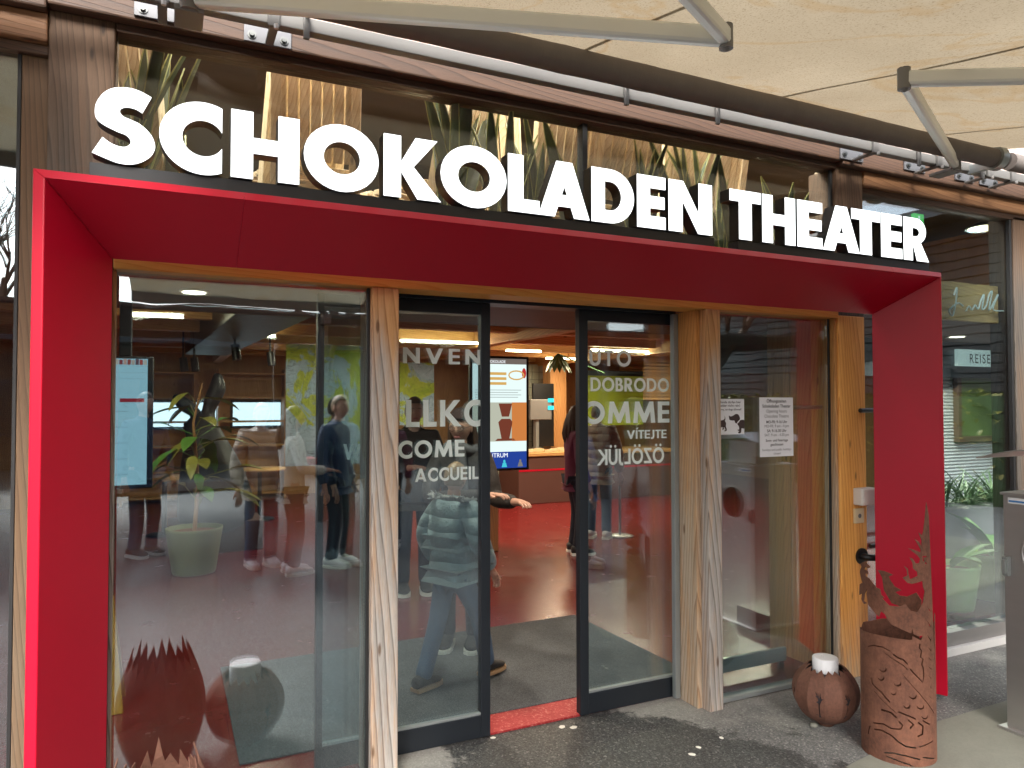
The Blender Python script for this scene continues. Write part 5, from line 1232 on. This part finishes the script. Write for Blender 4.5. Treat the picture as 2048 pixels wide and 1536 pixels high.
    pe = k.p((0,0,hem+.04),(.088*F_,.080*F_)); k.p((0,0,hem),(.090*F_,.084*F_),pe); be = k.p((0,0,.62),(.088*F_,.078*F_),pe); ch = k.p((0,0,.735),(.094*F_,.082*F_),be); nb = k.p((0,.006,.825),.052*F_,ch); k.p((0,0,.86),.044,nb)
    for s in (-1,1):
        a = k.p(sh[s]*1.0+Vector((0,0,-.006)),.048*F_,ch); b = k.p(el[s],.040*F_,a); d = wr[s]-el[s]; k.p(el[s]+d*.93,.030*F_,b)
    j_ = skin_mesh([tuple(Vector(v)*H) for v in k.v], k.e, [tuple(q*H for q in r) if isinstance(r,tuple) else r*H for r in k.r]); local(link('jacket', j_, M[jacket]), t_)
    k = Sk(); pe = k.p((0,0,.52),(.078,.070))
    for s in (-1,1):
        a = k.p(hip[s]+Vector((0,0,-.02)),.056,pe); b = k.p(kn[s],.044,a); c = k.p(kn[s]*.35+ft[s]*.65+Vector((0,0,0)),.040,b); k.p(ft[s]+Vector((0,.004,-.004)),.041,c)
    j_ = skin_mesh([tuple(Vector(v)*H) for v in k.v], k.e, [tuple(q*H for q in r) if isinstance(r,tuple) else r*H for r in k.r]); local(link('trousers', j_, M[trousers]), t_)
    for s in (-1,1):
        b = MB(); vs = []; fs = []; n = 10; L = .155*H; prof = [(.045,.0,.026,.060),(.02,.0,.030,.075),(-.01,.0,.031,.070),(-.05,.0,.034,.048),(-.085,.0,.033,.036),(-.105,.004,.022,.024),(-.112,.008,.006,.014)]
        fx, fy, fz = ft[s]*H; z0 = max(.0,(ft[s].z-.042))*H
        for (y, zb_, w, hh) in prof:
            for q in range(n):
                a = 2*PI*q/n; vs.append((fx+w*H*math.cos(a), fy+y*H, z0+.012*H+max(0,(zb_+hh/2+hh/2*math.sin(a)))*H*.82))
        for i in range(len(prof)-1):
            for q in range(n): q2 = (q+1)%n; fs.append((i*n+q,i*n+q2,(i+1)*n+q2,(i+1)*n+q))
        fs += [tuple(range(n))[::-1], tuple(range((len(prof)-1)*n,len(prof)*n))]
        b.add(vs, fs, True); so2 = local(b.build('shoe', M[shoe]), t_)
        b = MB(); out = [(fx+q[0]*H*1.04, fy+q[1]*H) for q in ((-.026,.048),(-.031,.0),(-.036,-.06),(-.030,-.10),(-.010,-.119),(.010,-.119),(.030,-.10),(.036,-.06),(.031,.0),(.026,.048))]
        N_ = len(out); b.add([(x,y,z0+.001) for x,y in out]+[(x,y,z0+.016*H) for x,y in out], [tuple(range(N_))[::-1],tuple(range(N_,2*N_))]+[(i,(i+1)%N_,(i+1)%N_+N_,i+N_) for i in range(N_)]); local(b.build('sole', M[sole]), so2)
    if glasses:
        b = MB(); b.tube([(.062*H*math.cos(a_),.010*H+.056*H*math.sin(a_),(.835+.010*math.sin(3*a_))*H) for a_ in [2*PI*i/20 for i in range(21)]],.024*H,10,False); b.tube([(.01*H,-.06*H,.83*H),(.02*H,-.095*H,.76*H),(.03*H,-.10*H,.66*H)],[.022*H,.024*H,.02*H],8); local(b.build('scarf', M['scarf']), t_)
    if fur:
        b = MB(); 
        for q in range(150):
            a = random.uniform(0,2*PI); x = math.cos(a)*.085*H; y = math.sin(a)*.075*H+.012*H; z = .835*H+.02*H*math.sin(a)
            d = Vector((math.cos(a)+random.uniform(-.5,.5),math.sin(a)+random.uniform(-.5,.5),random.uniform(-.2,1.1))).normalized()*random.uniform(.02,.042)*H
            b.tube([(x,y,z),(x+d.x,y+d.y,z+d.z)],[.011*H,.001*H],5,False)
        local(b.build('fur_collar', M['fur']), t_)
    return t_
def spot(px_, py_, Y): q = at(px_,py_,Y); return q.x, Y, .0075
wx_, wy_, _z = spot(922,870,4.75)
person('woman in dark coat, knit hat and glasses checking her wrist inside the doorway', (wx_,wy_,.016), -.55, 1.63, 'coat_brown','trouser','shoe_black','sole_white', hair='hair_brown', hat='hat', glasses=True, head=(-.15,.12),
       arms={1:((.150,-.035,.625),(.255,-.17,.635)), -1:((-.12,-.09,.63),(.15,-.21,.665))}, long_hair=True)
cx_, cy_, _z = spot(908,960,4.12)
person('child in pale teal quilted jacket and jeans walking across the mat', (cx_,cy_,.016), 2.05, 1.32, 'puffer_teal','jeans','shoe_black','sole_tan', hair='hair_fair', fat=1.26, fur=True, hem=.535, feet={-1:(-.06,-.17,.055), 1:(.06,.14,.050)}, head=(.2,.1), arms={1:((.17,.02,.66),(.17,-.06,.52)),-1:((-.17,.02,.66),(-.16,-.08,.52))})
p = gnd(828,1185); person('adult in dark brown coat and dark trousers holding a phone behind the left door leaf', (p.x,p.y,.0075), -.2, 1.74, 'coat_brown','trouser','shoe_black','sole_white', hair='hair_brown', arms={-1:((-.15,-.03,.63),(-.03,-.15,.65)), 1:((.15,.0,.63),(.06,-.15,.62))})
p = gnd(1197,1078); person('person in beige quilted jacket and jeans seen from behind through the right door leaf', (p.x,p.y,.0075), 2.4, 1.68, 'puffer_beige','jeans','shoe_white','sole_white', hair='hair_brown', fat=1.22)
p = gnd(1152,1108); person('person in maroon coat and black trousers at the edge of the right door leaf', (p.x,p.y,.0075), 1.3, 1.66, 'coat_maroon','trouser','shoe_black','sole_white', hair='hair_brown', long_hair=True)
p = gnd(690,1130,0); person('person in navy coat inside, seen dimly through the left pane', (p.x-.1,p.y,.0075), 1.0, 1.76, 'coat_navy','trouser','shoe_white','sole_white', hair='hair_brown')
person('person in cream knit sweater holding a red box, mirrored in the left pane', (1.12,-1.0,0), 1.5, 1.66, 'knit','trouser','shoe_white','sole_white', hair='hair_brown', long_hair=True, arms={1:((.14,-.03,.63),(.09,-.19,.62)),-1:((-.14,-.03,.63),(-.06,-.19,.62))})
tag(MB().box(1.27,1.34,-1.1,-.9,1.0,1.16).build('red_box', M['red'], None, .004), 'small red box held by the person in the cream sweater', 'box')
person('person in navy coat standing outside, mirrored in the left pane', (1.62,-1.15,0), 2.6, 1.78, 'coat_navy','trouser','shoe_white','sole_white', hair='hair_fair')
person('person in bright blue jacket outside, mirrored in the right door leaf', (3.95,.35,0), 2.2, 1.6, 'coat_blue','trouser','shoe_white','sole_white', hair='hair_brown', long_hair=True)

person('person in beige quilted jacket outside beside the cream sweater, mirrored in the left pane', (.88,-1.5,0), 2.9, 1.7, 'puffer_beige','jeans','shoe_white','sole_white', hair='hair_fair', fat=1.2)
person('person in maroon coat outside with white trainers, mirrored in the left door leaf', (2.35,-1.5,0), 3.6, 1.64, 'coat_maroon','trouser','shoe_white','sole_white', hair='hair_brown', long_hair=True)
person('tall person in navy coat outside at the far left, mirrored at the left edge', (-.25,-2.6,0), 2.5, 1.82, 'coat_navy','jeans','shoe_black','sole_white', hair='hair_brown')

# ================================================================== ACROSS THE YARD (seen mirrored in the glass)
opp = thing('yard_building', 'low dark timber building across the yard, mirrored in the glass', 'building', (0,-15,0))
MB().box(-16,16,-16,-15.1,0,3.2).build('wall', M['facade_x'], opp)
for k in range(20): MB().box(-16,16,-15.08,-15.03,.1+k*.155,.22+k*.155).build('cladding_board', M['facade_x'], opp)
MB().box(-16.5,16.5,-17,-13.9,3.22,3.45).build('roof', M['alu_dark'], opp)
for k in range(7):
    x = -12+k*4; w_ = MB().box(x-.7,x+.7,-15.02,-14.98,.9,2.3).build('window', M['alu_dark'], opp); MB().box(x-.62,x+.62,-14.975,-14.97,.98,2.22).build('window_glass', M['black'], w_)
pg = thing('pergola', 'dark slatted pergola roof across the yard, mirrored in the glass', 'pergola', (1,-6.5,0))
for k in range(30): MB().box(-9,12,-9+k*.17,-8.88+k*.17,2.95,2.99).build('slat', M['facade_x'], pg)
for x in (-8.5,-3.2,2.0,7.0,11.5):
    for y in (-8.9,-4.1): MB().box(x-.07,x+.07,y-.07,y+.07,0,2.82).build('post', M['facade_v'], pg)
    MB().box(x-.06,x+.06,-9.1,-3.8,2.82,2.949).build('rafter', M['facade_x'], pg)
side = thing('added_yard_house', 'tall house added at the right of the yard, black timber to darken the mirrored glass', 'building', (16,-4,0))
MB().box(15,20,-14,3,0,5.5).build('wall', M['black_timber'], side)  # unseen house added and coloured black to dim the right-hand reflections
for k in range(26): MB().box(14.93,14.99,-14,3,.1+k*.2,.27+k*.2).build('cladding_board', M['black_timber'], side)
MB().box(14.2,21,-14.6,3.5,5.52,5.75).build('roof', M['alu_dark'], side)
for k in range(4): MB().box(14.88,14.925,-12+k*3.6,-10.6+k*3.6,1,2.4).build('window', M['black'], side)
hg = thing('clipped_hedge', 'yellow-green hedge in front of the black timber house, mirrored beside the notices', 'hedge', (12.5,-5,0))
hm_ = MB()
for k in range(5200):
    x = 12.5+random.uniform(-.5,.5); y = random.uniform(-11,.5); z = random.uniform(.05,1.9); put_leaf(hm_, .12, .07, (x,y,z), random.uniform(0,6.28), random.uniform(-1,1), .2, .1)
hm_.build('foliage', M['leaf_yellow'], hg); MB().box(12.1,12.9,-11,.5,0,1.8).build('core', M['leaf_dark'], hg)
def tree(x, y, h, label):
    t_ = thing('bare_tree', label, 'tree', (x,y,0), group='bare trees across the yard')
    tr = MB(); cr = MB()
    def br(p, d, L, r, lev):
        q = p+d*L*.5+Vector((random.uniform(-.06,.06),random.uniform(-.06,.06),0))*L; e = p+d*L
        (tr if lev < 2 else cr).tube([p,q,e],[r,r*.8,r*.6],6 if lev<2 else 3,False)
        if lev == 5: return
        for i in range(4 if lev<4 else 3):
            nd = (d+Vector((random.uniform(-1,1),random.uniform(-1,1),random.uniform(-.15,.75)))*.75).normalized()
            br(p+d*L*random.uniform(.55,1), nd, L*random.uniform(.55,.78), r*.52, lev+1)
    br(Vector((x,y,0)), Vector((0,0,1)), h*.36, h*.022, 0)
    tr.build('trunk', M['facade_v'], t_); cr.build('crown', M['facade_v'], t_)
tree(-3.0,-9.5,8,'leafless tree across the yard, mirrored at the left edge of the glass'); tree(3.2,-10.5,9,'leafless tree across the yard, mirrored in the door glass'); tree(10.8,-6.0,8,'leafless tree across the yard, mirrored beside the notices'); tree(14,-10,9,'leafless tree across the yard, furthest to the right')
tb = thing('terrace_table', 'dark plank terrace table outside, mirrored in the left pane', 'table', (0.1,-2.7,0))
for k in range(5): MB().box(-.9,1.1,-3.1+k*.17,-2.95+k*.17,.70,.735).build('plank', M['facade_x'], tb, .004)
for x in (-.7,.9):
    for y in (-3.0,-2.4): MB().box(x-.04,x+.04,y-.04,y+.04,.001,.699).build('leg', M['black'], tb)
bpy.context.view_layer.update()
